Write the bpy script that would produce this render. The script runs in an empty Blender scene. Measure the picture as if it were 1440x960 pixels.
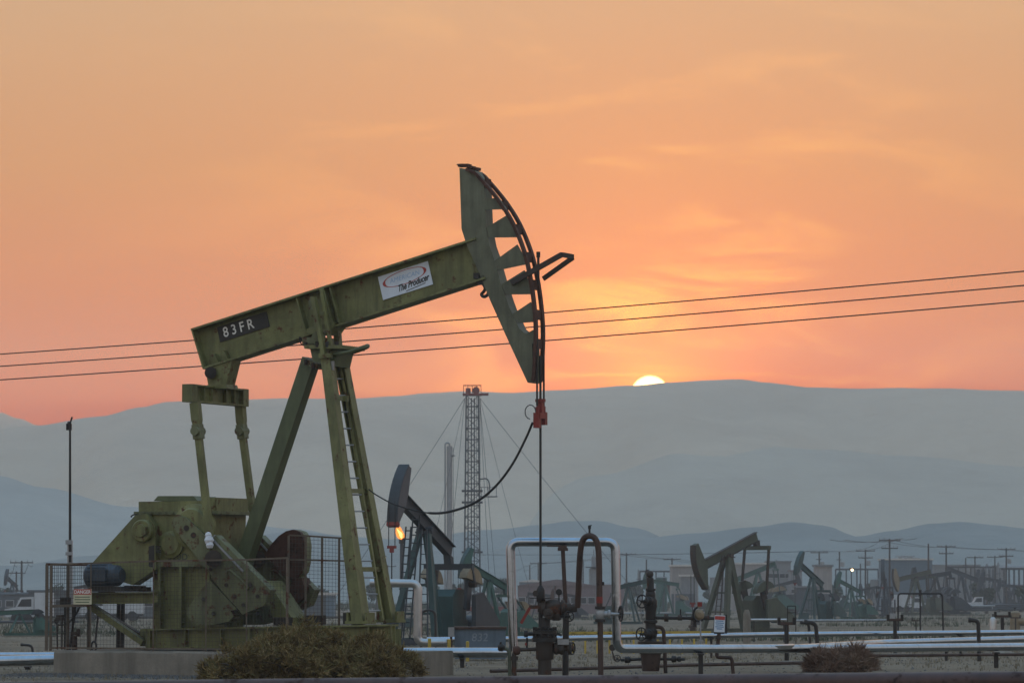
import bpy, math, random
from mathutils import Vector, Matrix, noise
R = math.radians
V = Vector
random.seed(7)
scene = bpy.context.scene
col = scene.collection

# ------------------------------------------------------------------ camera
EYE = 1.45                    # eye height over the ground at the big pump jack
FPX = 5614.0                  # focal length in photo pixels (1440 wide)
TILT = math.atan(350.0 / FPX)
cam_data = bpy.data.cameras.new("camera")
cam = bpy.data.objects.new("camera", cam_data)
col.objects.link(cam)
cam.location = (0, 0, EYE)
cam.rotation_euler = (R(90) + TILT, 0, 0)
cam_data.sensor_width = 36.0
cam_data.lens = 36.0 * FPX / 1440.0
cam_data.clip_start = 0.5
cam_data.clip_end = 20000
cam_data.dof.use_dof = True
cam_data.dof.focus_distance = 74
cam_data.dof.aperture_fstop = 9
scene.camera = cam

# ------------------------------------------------------------------ sky and sun
_ct, _st = math.cos(TILT), math.sin(TILT)
def ray(px, py):
    u, v = px - 720.0, 480.0 - py
    return V((u, FPX * _ct - v * _st, FPX * _st + v * _ct))
SUN = ray(914, 555).normalized()

world = bpy.data.worlds.new("World")
scene.world = world
world.use_nodes = True
wt = world.node_tree
for n in list(wt.nodes): wt.nodes.remove(n)
def wn(kind, **kw):
    n = wt.nodes.new(kind)
    for k, v in kw.items(): setattr(n, k, v)
    return n
def wm(op, a, b=None, c=None, clamp=False):
    n = wn('ShaderNodeMath', operation=op, use_clamp=clamp)
    for i, x in enumerate((a, b, c)):
        if x is None: continue
        if isinstance(x, (int, float)): n.inputs[i].default_value = x
        else: wt.links.new(x, n.inputs[i])
    return n.outputs[0]
def wramp(fac, stops, interp='EASE'):
    n = wn('ShaderNodeValToRGB')
    n.color_ramp.interpolation = interp
    el = n.color_ramp.elements
    while len(el) < len(stops): el.new(0.5)
    for e, (p, c) in zip(el, stops):
        e.position = p
        e.color = (*c, 1)
    wt.links.new(fac, n.inputs[0])
    return n.outputs[0]
def wmix(fac, a, b, mode='MIX'):
    n = wn('ShaderNodeMix', data_type='RGBA', blend_type=mode)
    n.clamp_result = False
    for i, x in ((0, fac), (6, a), (7, b)):
        if isinstance(x, (int, float)): n.inputs[i].default_value = x
        elif isinstance(x, tuple): n.inputs[i].default_value = (*x, 1)
        else: wt.links.new(x, n.inputs[i])
    return n.outputs[2]
geo = wn('ShaderNodeTexCoord')
nrm = wn('ShaderNodeVectorMath', operation='NORMALIZE')
wt.links.new(geo.outputs['Generated'], nrm.inputs[0])
sep = wn('ShaderNodeSeparateXYZ'); wt.links.new(nrm.outputs[0], sep.inputs[0])
dot = wn('ShaderNodeVectorMath', operation='DOT_PRODUCT')
wt.links.new(nrm.outputs[0], dot.inputs[0]); dot.inputs[1].default_value = SUN
zz = sep.outputs['Z']
ang = wm('ARCCOSINE', wm('MINIMUM', dot.outputs['Value'], 0.9999999))
# dusty evening air towards the sun, blue-grey dome overhead and behind
toward = wramp(zz, [(0.0, (0.78, 0.105, 0.0)), (0.045, (0.79, 0.115, 0.0)), (0.075, (0.73, 0.18, 0.01)),
                    (0.105, (0.66, 0.27, 0.065)), (0.145, (0.62, 0.365, 0.17)), (0.30, (0.56, 0.54, 0.48)),
                    (0.60, (0.44, 0.64, 0.86)), (1.0, (0.40, 0.70, 1.04))], 'LINEAR')
away = wramp(zz, [(0.0, (0.64, 0.55, 0.48)), (0.12, (0.70, 0.605, 0.54)), (0.35, (0.62, 0.635, 0.64)),
                  (0.7, (0.46, 0.66, 0.88)), (1.0, (0.40, 0.70, 1.04))], 'LINEAR')
mr = wn('ShaderNodeMapRange', interpolation_type='SMOOTHSTEP')
wt.links.new(ang, mr.inputs['Value'])
mr.inputs['From Min'].default_value = R(6); mr.inputs['From Max'].default_value = R(95)
base = wmix(mr.outputs[0], toward, away)
# physically based dome adds the scattered blue of the clear air above the dust
nish = wn('ShaderNodeTexSky', sky_type='NISHITA', sun_disc=False)
nish.sun_elevation = math.asin(SUN.z)
nish.sun_rotation = math.atan2(SUN.x, SUN.y)
nish.dust_density = 4.0
base = wmix(1.0, base, wmix(1.0, nish.outputs[0], (0.0015, 0.0015, 0.0015), 'MULTIPLY'), 'ADD')
# thin high cloud, only seen where the low sun catches it
mp = wn('ShaderNodeMapping'); wt.links.new(nrm.outputs[0], mp.inputs[0])
mp.inputs['Scale'].default_value = (14, 3, 62)
mp.inputs['Rotation'].default_value = (0, R(7), 0)
nz = wn('ShaderNodeTexNoise'); wt.links.new(mp.outputs[0], nz.inputs['Vector'])
nz.inputs['Scale'].default_value = 1.0; nz.inputs['Detail'].default_value = 5; nz.inputs['Roughness'].default_value = 0.55
nz.inputs['Distortion'].default_value = 0.7
wisp = wramp(nz.outputs['Fac'], [(0.46, (0, 0, 0)), (0.70, (1, 1, 1))])
g1 = wm('EXPONENT', wm('MULTIPLY', ang, -1 / 0.030))
g2 = wm('EXPONENT', wm('MULTIPLY', ang, -1 / 0.011))
g3 = wm('EXPONENT', wm('MULTIPLY', ang, -1 / 0.09))
glow = wmix(1.0, wmix(g1, (0, 0, 0), (0.95, 0.17, -0.10)), wmix(g2, (0, 0, 0), (1.5, 0.60, 0.0)), 'ADD')
glow = wmix(1.0, glow, wmix(g3, (0, 0, 0), (0.42, 0.085, 0.0)), 'ADD')
sky = wmix(1.0, base, glow, 'ADD')
wf = wm('MULTIPLY', wisp, wm('ADD', wm('MULTIPLY', g1, 3.2), wm('MULTIPLY', g3, 0.015)))
sky = wmix(1.0, sky, wmix(wf, (0, 0, 0), (0.9, 0.42, 0.03)), 'ADD')
disc = wn('ShaderNodeMapRange'); wt.links.new(ang, disc.inputs['Value'])
disc.inputs['From Min'].default_value = 0.0050; disc.inputs['From Max'].default_value = 0.0044
sky = wmix(1.0, sky, wmix(disc.outputs[0], (0, 0, 0), (7, 5.0, 2.0)), 'ADD')
bg = wn('ShaderNodeBackground'); wt.links.new(sky, bg.inputs[0]); bg.inputs[1].default_value = 1.0
wo = wn('ShaderNodeOutputWorld'); wt.links.new(bg.outputs[0], wo.inputs[0])

sun_data = bpy.data.lights.new("sun", 'SUN')
sun_data.energy = 2.0
sun_data.angle = R(0.53)
sun_data.color = (1.0, 0.55, 0.26)
sun = bpy.data.objects.new("sun", sun_data)
col.objects.link(sun)
sun.rotation_euler = SUN.to_track_quat('Z', 'Y').to_euler()
sun.location = (0, 0, 60)

vs = scene.view_settings
vs.view_transform = 'Standard'; vs.look = 'None'; vs.exposure = 0.0; vs.gamma = 1.0
vs.use_curve_mapping = False
scene.cycles.use_denoising = True
scene.cycles.volume_bounces = 0
scene.cycles.max_bounces = 5
scene.cycles.diffuse_bounces = 3
scene.cycles.sample_clamp_indirect = 4.0

# ------------------------------------------------------------------ helpers
def gz(d):                       # the field falls away gently behind the big pump jack
    if d < 85: return 0.0
    return -1.9 * (1 - math.exp(-(d - 85) / 210.0))
def at(px, py, Y):               # point seen at (px, py) in the plane y = Y
    r = ray(px, py); k = Y / r.y
    return V((r.x * k, Y, EYE + r.z * k))
def gd(py):                      # distance at which the ground shows at row py
    lo, hi = 12.0, 3000.0
    for _ in range(60):
        m = (lo + hi) / 2
        r = ray(720, py); z = EYE + r.z * m / r.y
        if z < gz(m): hi = m
        else: lo = m
    return lo
def ground(px, Y):
    r = ray(px, 830); return V((r.x * Y / r.y, Y, gz(Y)))

INV = {}
def tag(o, label=None, cat=None, group=None, kind=None):
    if label: o["label"] = label
    if cat: o["category"] = cat
    if group: o["group"] = group
    if kind: o["kind"] = kind
    return o
def thing(name, loc, label, cat, group=None, rotz=0.0):
    o = bpy.data.objects.new(name, None)
    col.objects.link(o)
    o.empty_display_size = 0.3
    o.location = loc; o.rotation_euler = (0, 0, rotz)
    INV[o.name] = (Matrix.Translation(V(loc)) @ Matrix.Rotation(rotz, 4, 'Z')).inverted()
    if 'column' in name or 'pillar' in name: o["kind"] = "thing"
    return tag(o, label, cat, group)

def frame(d, up=None):
    d = V(d).normalized()
    up = V(up) if up is not None else V((0, 0, 1))
    if abs(d.dot(up)) > 0.995: up = V((0, 1, 0)) if abs(d.y) < 0.9 else V((1, 0, 0))
    a = d.cross(up).normalized()
    return d, a, a.cross(d).normalized()

class MB:
    def __init__(s): s.v = []; s.f = []
    def add(s, vs_, fs):
        n = len(s.v); s.v += [V(p) for p in vs_]; s.f += [tuple(i + n for i in f) for f in fs]; return s
    def box(s, c, size, rotz=0):
        c = V(c); hx, hy, hz = [q / 2 for q in size]
        m = Matrix.Rotation(rotz, 3, 'Z')
        p = [c + m @ V((x * hx, y * hy, z * hz)) for z in (-1, 1) for y in (-1, 1) for x in (-1, 1)]
        return s.add(p, [(0, 2, 3, 1), (4, 5, 7, 6), (0, 1, 5, 4), (2, 6, 7, 3), (0, 4, 6, 2), (1, 3, 7, 5)])
    def bar(s, p0, p1, w, h, up=None, w1=None, h1=None):     # w along the side axis, h along the up axis
        p0, p1 = V(p0), V(p1); d, a, b = frame(p1 - p0, up)
        w1 = w if w1 is None else w1; h1 = h if h1 is None else h1
        p = [p0 + a * x * w / 2 + b * z * h / 2 for z in (-1, 1) for x in (-1, 1)] + \
            [p1 + a * x * w1 / 2 + b * z * h1 / 2 for z in (-1, 1) for x in (-1, 1)]
        return s.add(p, [(0, 1, 3, 2), (4, 6, 7, 5), (0, 4, 5, 1), (2, 3, 7, 6), (0, 2, 6, 4), (1, 5, 7, 3)])
    def ibeam(s, p0, p1, w, h, t=0.025, up=None):
        p0, p1 = V(p0), V(p1); d, a, b = frame(p1 - p0, up)
        s.bar(p0 + b * (h / 2 - t / 2), p1 + b * (h / 2 - t / 2), w, t, up)
        s.bar(p0 - b * (h / 2 - t / 2), p1 - b * (h / 2 - t / 2), w, t, up)
        return s.bar(p0, p1, t, h - 2 * t, up)
    def cyl(s, p0, p1, r0, r1=None, n=16, caps=True):
        p0, p1 = V(p0), V(p1); r1 = r0 if r1 is None else r1
        d, a, b = frame(p1 - p0)
        p = []
        for c, r in ((p0, r0), (p1, r1)):
            for i in range(n):
                t = 2 * math.pi * i / n
                p.append(c + a * math.cos(t) * r + b * math.sin(t) * r)
        f = [(i, (i + 1) % n, n + (i + 1) % n, n + i) for i in range(n)]
        if caps: f += [tuple(range(n - 1, -1, -1)), tuple(range(n, 2 * n))]
        return s.add(p, f)
    def lathe(s, p0, axis, prof, n=20):                      # prof: (along, radius)
        p0 = V(p0); d, a, b = frame(axis)
        p = []
        for h, r in prof:
            for i in range(n):
                t = 2 * math.pi * i / n
                p.append(p0 + d * h + a * math.cos(t) * r + b * math.sin(t) * r)
        f = []
        for k in range(len(prof) - 1):
            for i in range(n):
                f.append((k * n + i, k * n + (i + 1) % n, (k + 1) * n + (i + 1) % n, (k + 1) * n + i))
        m = len(prof) - 1
        f += [tuple(range(n - 1, -1, -1)), tuple(range(m * n, m * n + n))]
        return s.add(p, f)
    def tube(s, path, r, n=8, closed=False, caps=True):
        path = [V(q) for q in path]; m = len(path)
        d0 = (path[1] - path[0]).normalized(); _, a, b = frame(d0)
        p = []
        for i in range(m):
            if closed: d = (path[(i + 1) % m] - path[i - 1]).normalized()
            elif i == 0: d = d0
            elif i == m - 1: d = (path[-1] - path[-2]).normalized()
            else: d = ((path[i + 1] - path[i]).normalized() + (path[i] - path[i - 1]).normalized()).normalized()
            a = (a - d * a.dot(d)).normalized(); b = d.cross(a)
            rr = r[i] if isinstance(r, (list, tuple)) else r
            for k in range(n):
                t = 2 * math.pi * k / n
                p.append(path[i] + a * math.cos(t) * rr + b * math.sin(t) * rr)
        f = []
        for i in range(m if closed else m - 1):
            j = (i + 1) % m
            for k in range(n):
                f.append((i * n + k, i * n + (k + 1) % n, j * n + (k + 1) % n, j * n + k))
        if not closed and caps: f += [tuple(range(n - 1, -1, -1)), tuple(range((m - 1) * n, m * n))]
        return s.add(p, f)
    def prism(s, outline, ext):
        o = [V(q) for q in outline]; e = V(ext); n = len(o)
        f = [tuple(range(n)), tuple(range(2 * n - 1, n - 1, -1))] + [((i + 1) % n, i, n + i, n + (i + 1) % n) for i in range(n)]
        return s.add(o + [q + e for q in o], f)
    def ball(s, c, r, n=12, sz=1.0):
        pr = []
        m = max(4, n // 2)
        for i in range(m + 1):
            t = math.pi * i / m
            pr.append((-r * sz * math.cos(t), max(1e-4, r * math.sin(t))))
        return s.lathe(c, (0, 0, 1), pr, n)
    def wheel(s, c, axis, r, rim=0.018, spokes=5):           # valve hand wheel
        c = V(c); d, a, b = frame(axis)
        s.tube([c + a * math.cos(t) * r + b * math.sin(t) * r for t in [2 * math.pi * i / 20 for i in range(20)]], rim, 6, True)
        for i in range(spokes):
            t = 2 * math.pi * i / spokes + 0.3
            s.bar(c, c + a * math.cos(t) * r + b * math.sin(t) * r, rim * 1.3, rim * 0.9)
        return s.cyl(c - d * 0.03, c + d * 0.03, r * 0.22, n=10)
    def build(s, name, mat, parent=None, root=None, smooth=35, local=False):
        me = bpy.data.meshes.new(name)
        org = None
        vs_ = s.v
        if parent is not None:
            if not local:
                r = root if root is not None else (parent if parent.name in INV else parent.parent)
                m = INV[r.name]; vs_ = [m @ p for p in vs_]
        else:
            lo = [min(p[i] for p in vs_) for i in range(3)]; hi = [max(p[i] for p in vs_) for i in range(3)]
            org = V(((lo[0] + hi[0]) / 2, (lo[1] + hi[1]) / 2, lo[2]))
            vs_ = [p - org for p in vs_]
        me.from_pydata([tuple(p) for p in vs_], [], s.f)
        me.update()
        import bmesh
        bm = bmesh.new(); bm.from_mesh(me)
        bmesh.ops.recalc_face_normals(bm, faces=bm.faces); bm.to_mesh(me); bm.free()
        if smooth:
            me.polygons.foreach_set('use_smooth', [True] * len(me.polygons))
            me.set_sharp_from_angle(angle=R(smooth))
        me.materials.append(MAT[mat] if isinstance(mat, str) else mat)
        o = bpy.data.objects.new(name, me)
        col.objects.link(o)
        if parent is not None: o.parent = parent
        else: o.location = org
        return o

def text_mesh(txt, size, shear=0.0, thick=0.0, space=1.0):
    cu = bpy.data.curves.new("lettering", 'FONT')
    cu.body = txt; cu.size = size; cu.shear = shear; cu.offset = thick
    cu.align_x = 'CENTER'; cu.align_y = 'CENTER'; cu.space_character = space
    ob = bpy.data.objects.new("lettering", cu)
    me = bpy.data.meshes.new_from_object(ob)
    vs_ = [v.co.copy() for v in me.vertices]; fs = [tuple(p.vertices) for p in me.polygons]
    bpy.data.objects.remove(ob); bpy.data.meshes.remove(me); bpy.data.curves.remove(cu)
    return vs_, fs
def put_text(txt, size, o, u, v, name, mat, parent, shear=0.0, thick=0.0, space=1.0, sx=1.0, root=None):
    vs_, fs = text_mesh(txt, size, shear, thick, space)
    return MB().add([V(o) + V(u) * p.x * sx + V(v) * p.y for p in vs_], fs).build(name, mat, parent, root, smooth=0)

def smoothpath(pts, k=6):                                     # Catmull-Rom
    pts = [V(p) for p in pts]; out = []
    q = [2 * pts[0] - pts[1]] + pts + [2 * pts[-1] - pts[-2]]
    for i in range(1, len(q) - 2):
        for j in range(k):
            t = j / k
            a, b, c, d = q[i - 1], q[i], q[i + 1], q[i + 2]
            out.append(0.5 * ((2 * b) + (c - a) * t + (2 * a - 5 * b + 4 * c - d) * t * t + (3 * b - a - 3 * c + d) * t ** 3))
    return out + [pts[-1]]
def fillet(pts, r, k=6):                                      # pipe route with rounded elbows
    pts = [V(p) for p in pts]; out = [pts[0]]
    for i in range(1, len(pts) - 1):
        a = (pts[i - 1] - pts[i]); b = (pts[i + 1] - pts[i])
        rr = min(r, a.length * .49, b.length * .49)
        p0 = pts[i] + a.normalized() * rr; p1 = pts[i] + b.normalized() * rr
        for j in range(k + 1):
            t = j / k
            out.append((1 - t) ** 2 * p0 + 2 * t * (1 - t) * pts[i] + t * t * p1)
    return out + [pts[-1]]
def sag(p0, p1, s, k=16):
    p0, p1 = V(p0), V(p1)
    return [p0.lerp(p1, i / k) - V((0, 0, 4 * s * (i / k) * (1 - i / k))) for i in range(k + 1)]

# ------------------------------------------------------------------ materials
MAT = {}
def mat(name, base, rough=0.6, metal=0.0, var=0.22, scale=2.2, rust=0.0, rustcol=(0.115, 0.045, 0.022), grime=0.35, bump=0.12,
        grimecol=None, emit=None, spec=0.4, fine=34.0, fade=0.0):
    m = bpy.data.materials.new(name); m.use_nodes = True
    t = m.node_tree; b = t.nodes['Principled BSDF']; L = t.links
    def N(k): return t.nodes.new(k)
    tc = N('ShaderNodeTexCoord')
    def noise_(sc, det=5, ro=0.6, vec=None):
        n = N('ShaderNodeTexNoise'); n.inputs['Scale'].default_value = sc
        n.inputs['Detail'].default_value = det; n.inputs['Roughness'].default_value = ro
        L.new(vec if vec else tc.outputs['Object'], n.inputs['Vector']); return n.outputs['Fac']
    def ramp(f, a, b_):
        n = N('ShaderNodeMapRange'); n.inputs['From Min'].default_value = a; n.inputs['From Max'].default_value = b_
        L.new(f, n.inputs['Value']); return n.outputs[0]
    def mix(f, a, b_):
        n = N('ShaderNodeMix'); n.data_type = 'RGBA'
        for i, x in ((0, f), (6, a), (7, b_)):
            if isinstance(x, tuple): n.inputs[i].default_value = (*x, 1)
            elif isinstance(x, (int, float)): n.inputs[i].default_value = x
            else: L.new(x, n.inputs[i])
        return n.outputs[2]
    lo = tuple(c * (1 - var) for c in base); hi = tuple(min(1, c * (1 + var)) for c in base)
    c = mix(ramp(noise_(scale), 0.3, 0.7), lo, hi)
    c = mix(mix_f(t, ramp(noise_(fine, 3), 0.42, 0.7), 0.35), c, tuple(x * (1 - var * 0.9) for x in base))
    if fade > 0:                                              # sun-bleached, chalky patches
        c = mix(mix_f(t, ramp(noise_(0.9, 8, 0.7), 0.46, 0.66), fade), c, tuple(min(1, x * 1.5 + 0.025) for x in base))
    if grime > 0:                                             # streaks that ran down, and dust
        mpn = N('ShaderNodeMapping'); mpn.inputs['Scale'].default_value = (5.5, 5.5, 0.55)
        L.new(tc.outputs['Object'], mpn.inputs[0])
        g = ramp(noise_(1.0, 6, 0.65, mpn.outputs[0]), 0.44, 0.70)
        c = mix(mix_f(t, g, grime), c, grimecol or tuple(x * 0.42 + 0.008 for x in base))
    if rust > 0:
        rr = ramp(noise_(scale * 2.3, 7, 0.7), 0.70 - 0.32 * rust, 0.76 - 0.30 * rust)
        c = mix(rr, c, mix(ramp(noise_(22, 4), .35, .65), rustcol, tuple(x * 0.45 for x in rustcol)))
        n = N('ShaderNodeMapRange'); L.new(rr, n.inputs['Value'])
        n.inputs['To Min'].default_value = rough; n.inputs['To Max'].default_value = 0.88
        L.new(n.outputs[0], b.inputs['Roughness'])
        if metal > 0:
            n = N('ShaderNodeMapRange'); L.new(rr, n.inputs['Value'])
            n.inputs['To Min'].default_value = metal; n.inputs['To Max'].default_value = 0.0
            L.new(n.outputs[0], b.inputs['Metallic'])
    else:
        b.inputs['Metallic'].default_value = metal
        n = N('ShaderNodeMapRange'); L.new(noise_(scale * 3), n.inputs['Value'])
        n.inputs['To Min'].default_value = max(0.05, rough - 0.12); n.inputs['To Max'].default_value = min(1, rough + 0.12)
        L.new(n.outputs[0], b.inputs['Roughness'])
    L.new(c, b.inputs['Base Color'])
    b.inputs['Specular IOR Level'].default_value = spec
    if bump > 0:
        bn = N('ShaderNodeBump'); bn.inputs['Strength'].default_value = bump; bn.inputs['Distance'].default_value = 0.02
        L.new(noise_(18, 5), bn.inputs['Height']); L.new(bn.outputs[0], b.inputs['Normal'])
    if emit:
        b.inputs['Emission Color'].default_value = (*emit[0], 1); b.inputs['Emission Strength'].default_value = emit[1]
    MAT[name] = m
    return m
def mix_f(t, sock, k):
    n = t.nodes.new('ShaderNodeMath'); n.operation = 'MULTIPLY'; n.inputs[1].default_value = k
    t.links.new(sock, n.inputs[0]); return n.outputs[0]

mat('olive_paint', (0.142, 0.146, 0.052), 0.55, rust=0.38, grime=0.8, var=0.32, fade=0.7)
mat('green_paint', (0.098, 0.118, 0.058), 0.55, rust=0.10, grime=0.5)
mat('worn_green', (0.128, 0.138, 0.066), 0.6, rust=0.50, grime=0.8, fade=0.6)
mat('head_paint', (0.115, 0.120, 0.076), 0.6, rust=0.18, grime=0.7, fade=0.5)
mat('rust_red', (0.080, 0.036, 0.024), 0.85, rust=0.5, rustcol=(0.06, 0.028, 0.018), grime=0.5)
mat('rust_pipe', (0.062, 0.036, 0.027), 0.7, rust=0.45, rustcol=(0.034, 0.021, 0.017), grime=0.5)
mat('dark_steel', (0.035, 0.032, 0.030), 0.6, metal=0.3, rust=0.35, rustcol=(0.07, 0.035, 0.022), grime=0.4)
mat('black_iron', (0.022, 0.020, 0.019), 0.55, metal=0.2, rust=0.3, rustcol=(0.055, 0.030, 0.020), grime=0.3)
mat('front_pipe', (0.062, 0.030, 0.024), 0.5, rust=0.45, rustcol=(0.055, 0.028, 0.023), grime=0.6, fade=0.5)
mat('iron_brown', (0.052, 0.041, 0.034), 0.7, metal=0.2, rust=0.45, grime=0.5)
mat('red_paint', (0.20, 0.022, 0.016), 0.5, rust=0.15, grime=0.4)
mat('sky_tint_aluminium', (0.36, 0.41, 0.47), 0.16, metal=1.0, var=0.08, grime=0.35, grimecol=(0.30, 0.27, 0.23), bump=0.05)  # bare metal; blue of the reflected sky is painted into its base colour
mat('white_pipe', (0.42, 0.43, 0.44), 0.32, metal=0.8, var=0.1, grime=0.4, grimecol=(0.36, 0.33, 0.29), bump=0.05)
mat('galvanised', (0.30, 0.31, 0.32), 0.5, metal=0.5, var=0.15, grime=0.3)
mat('wire_mesh', (0.085, 0.080, 0.072), 0.7, metal=0.3, grime=0.2, bump=0)
mat('fence_rail', (0.12, 0.095, 0.07), 0.7, rust=0.45, grime=0.4)
mat('motor_blue', (0.050, 0.070, 0.095), 0.5, rust=0.15, grime=0.4)
mat('concrete', (0.205, 0.180, 0.145), 0.9, var=0.28, grime=0.8, grimecol=(0.12, 0.105, 0.085), bump=0.4, scale=1.3)
mat('sign_white', (0.62, 0.68, 0.76), 0.5, var=0.06, grime=0.12, bump=0)
mat('sign_red', (0.40, 0.055, 0.045), 0.5, var=0.1, grime=0.2, bump=0)
mat('sign_black', (0.018, 0.018, 0.017), 0.5, var=0.2, grime=0.1, bump=0)
mat('sign_cream', (0.55, 0.52, 0.36), 0.6, var=0.1, grime=0.3, bump=0)
mat('sign_green', (0.04, 0.10, 0.05), 0.6, var=0.1, grime=0.1, bump=0)
mat('sign_blue', (0.10, 0.24, 0.42), 0.6, var=0.1, grime=0.1, bump=0)
mat('faint_blue', (0.30, 0.46, 0.66), 0.6, var=0.1, grime=0.1, bump=0)
mat('letter_white', (0.72, 0.72, 0.68), 0.6, var=0.1, grime=0.25, bump=0)
mat('letter_faded', (0.22, 0.25, 0.28), 0.7, var=0.3, grime=0.4, bump=0)
mat('rag_white', (0.62, 0.64, 0.68), 0.9, var=0.1, grime=0.3)
mat('wire_black', (0.014, 0.014, 0.015), 0.6, var=0.1, grime=0, bump=0)
mat('tank_blue', (0.105, 0.145, 0.185), 0.55, rust=0.10, grime=0.5)
mat('yellow_post', (0.42, 0.30, 0.05), 0.6, rust=0.12, grime=0.4)
mat('grey_paint', (0.062, 0.074, 0.086), 0.5, rust=0.04, grime=0.4)
mat('teal_paint', (0.026, 0.066, 0.066), 0.55, rust=0.12, grime=0.4)
mat('sea_green', (0.036, 0.105, 0.088), 0.55, rust=0.15, grime=0.4)
mat('drab_green', (0.070, 0.080, 0.055), 0.6, rust=0.2, grime=0.4)
mat('slate_paint', (0.036, 0.044, 0.052), 0.6, rust=0.08, grime=0.4)
mat('tan_paint', (0.22, 0.17, 0.105), 0.6, rust=0.15, grime=0.4)
mat('mast_steel', (0.060, 0.062, 0.068), 0.6, metal=0.3, grime=0.3)
mat('mast_red', (0.17, 0.035, 0.030), 0.6, rust=0.2, grime=0.3)
mat('wood_pole', (0.060, 0.045, 0.034), 0.9, grime=0.4)
mat('wall_blue', (0.13, 0.17, 0.205), 0.8, var=0.1, grime=0.3)
mat('wall_grey', (0.20, 0.205, 0.21), 0.8, var=0.1, grime=0.35)
mat('wall_pale', (0.31, 0.285, 0.27), 0.8, var=0.1, grime=0.35)
mat('wall_mauve', (0.17, 0.125, 0.125), 0.8, var=0.12, grime=0.35)
mat('wall_dark', (0.085, 0.095, 0.105), 0.8, var=0.12, grime=0.35)
mat('roof_pale', (0.55, 0.54, 0.52), 0.4, metal=0.5, var=0.1, grime=0.2)
mat('glass_dark', (0.02, 0.025, 0.03), 0.15, var=0.1, grime=0.2, bump=0)
mat('truck_white', (0.46, 0.48, 0.50), 0.4, var=0.08, grime=0.25)
mat('rubber', (0.020, 0.020, 0.020), 0.85, var=0.2, grime=0.3)
mat('flame', (0.0, 0.0, 0.0), 1.0, var=0, grime=0, bump=0, emit=((1.0, 0.30, 0.05), 1.6))
mat('flame_core', (0.0, 0.0, 0.0), 1.0, var=0, grime=0, bump=0, emit=((1.0, 0.55, 0.16), 2.4))
mat('lamp_glow', (0.0, 0.0, 0.0), 1.0, var=0, grime=0, bump=0, emit=((1.0, 0.72, 0.38), 7.0))

def foliage_mat(name, cols, trans=0.15):
    m = bpy.data.materials.new(name); m.use_nodes = True
    t = m.node_tree; b = t.nodes['Principled BSDF']; L = t.links
    g = t.nodes.new('ShaderNodeNewGeometry'); r = t.nodes.new('ShaderNodeValToRGB')
    el = r.color_ramp.elements
    while len(el) < len(cols): el.new(0.5)
    for i, c in enumerate(cols):
        el[i].position = i / (len(cols) - 1); el[i].color = (*c, 1)
    tc = t.nodes.new('ShaderNodeTexCoord'); n = t.nodes.new('ShaderNodeTexNoise'); n.inputs['Scale'].default_value = 2.6
    L.new(tc.outputs['Object'], n.inputs['Vector'])
    a = t.nodes.new('ShaderNodeMath'); a.operation = 'MULTIPLY_ADD'; a.inputs[1].default_value = 0.55
    L.new(g.outputs['Random Per Island'], a.inputs[0])
    s2 = t.nodes.new('ShaderNodeMath'); s2.operation = 'MULTIPLY_ADD'; s2.inputs[1].default_value = 1.6; s2.inputs[2].default_value = -0.55
    L.new(n.outputs['Fac'], s2.inputs[0]); L.new(s2.outputs[0], a.inputs[2])
    L.new(a.outputs[0], r.inputs[0]); L.new(r.outputs[0], b.inputs['Base Color'])
    b.inputs['Roughness'].default_value = 0.9; b.inputs['Specular IOR Level'].default_value = 0.15
    MAT[name] = m
foliage_mat('dry_brush', [(0.030, 0.022, 0.010), (0.105, 0.074, 0.030), (0.22, 0.155, 0.066), (0.120, 0.108, 0.038), (0.34, 0.25, 0.125)])
foliage_mat('red_brush', [(0.070, 0.042, 0.030), (0.17, 0.105, 0.075), (0.24, 0.165, 0.12), (0.12, 0.09, 0.06)])
foliage_mat('far_leaf', [(0.022, 0.032, 0.018), (0.045, 0.060, 0.032), (0.07, 0.08, 0.045)])
foliage_mat('straw', [(0.13, 0.105, 0.065), (0.20, 0.165, 0.105), (0.09, 0.075, 0.045)])
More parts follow.
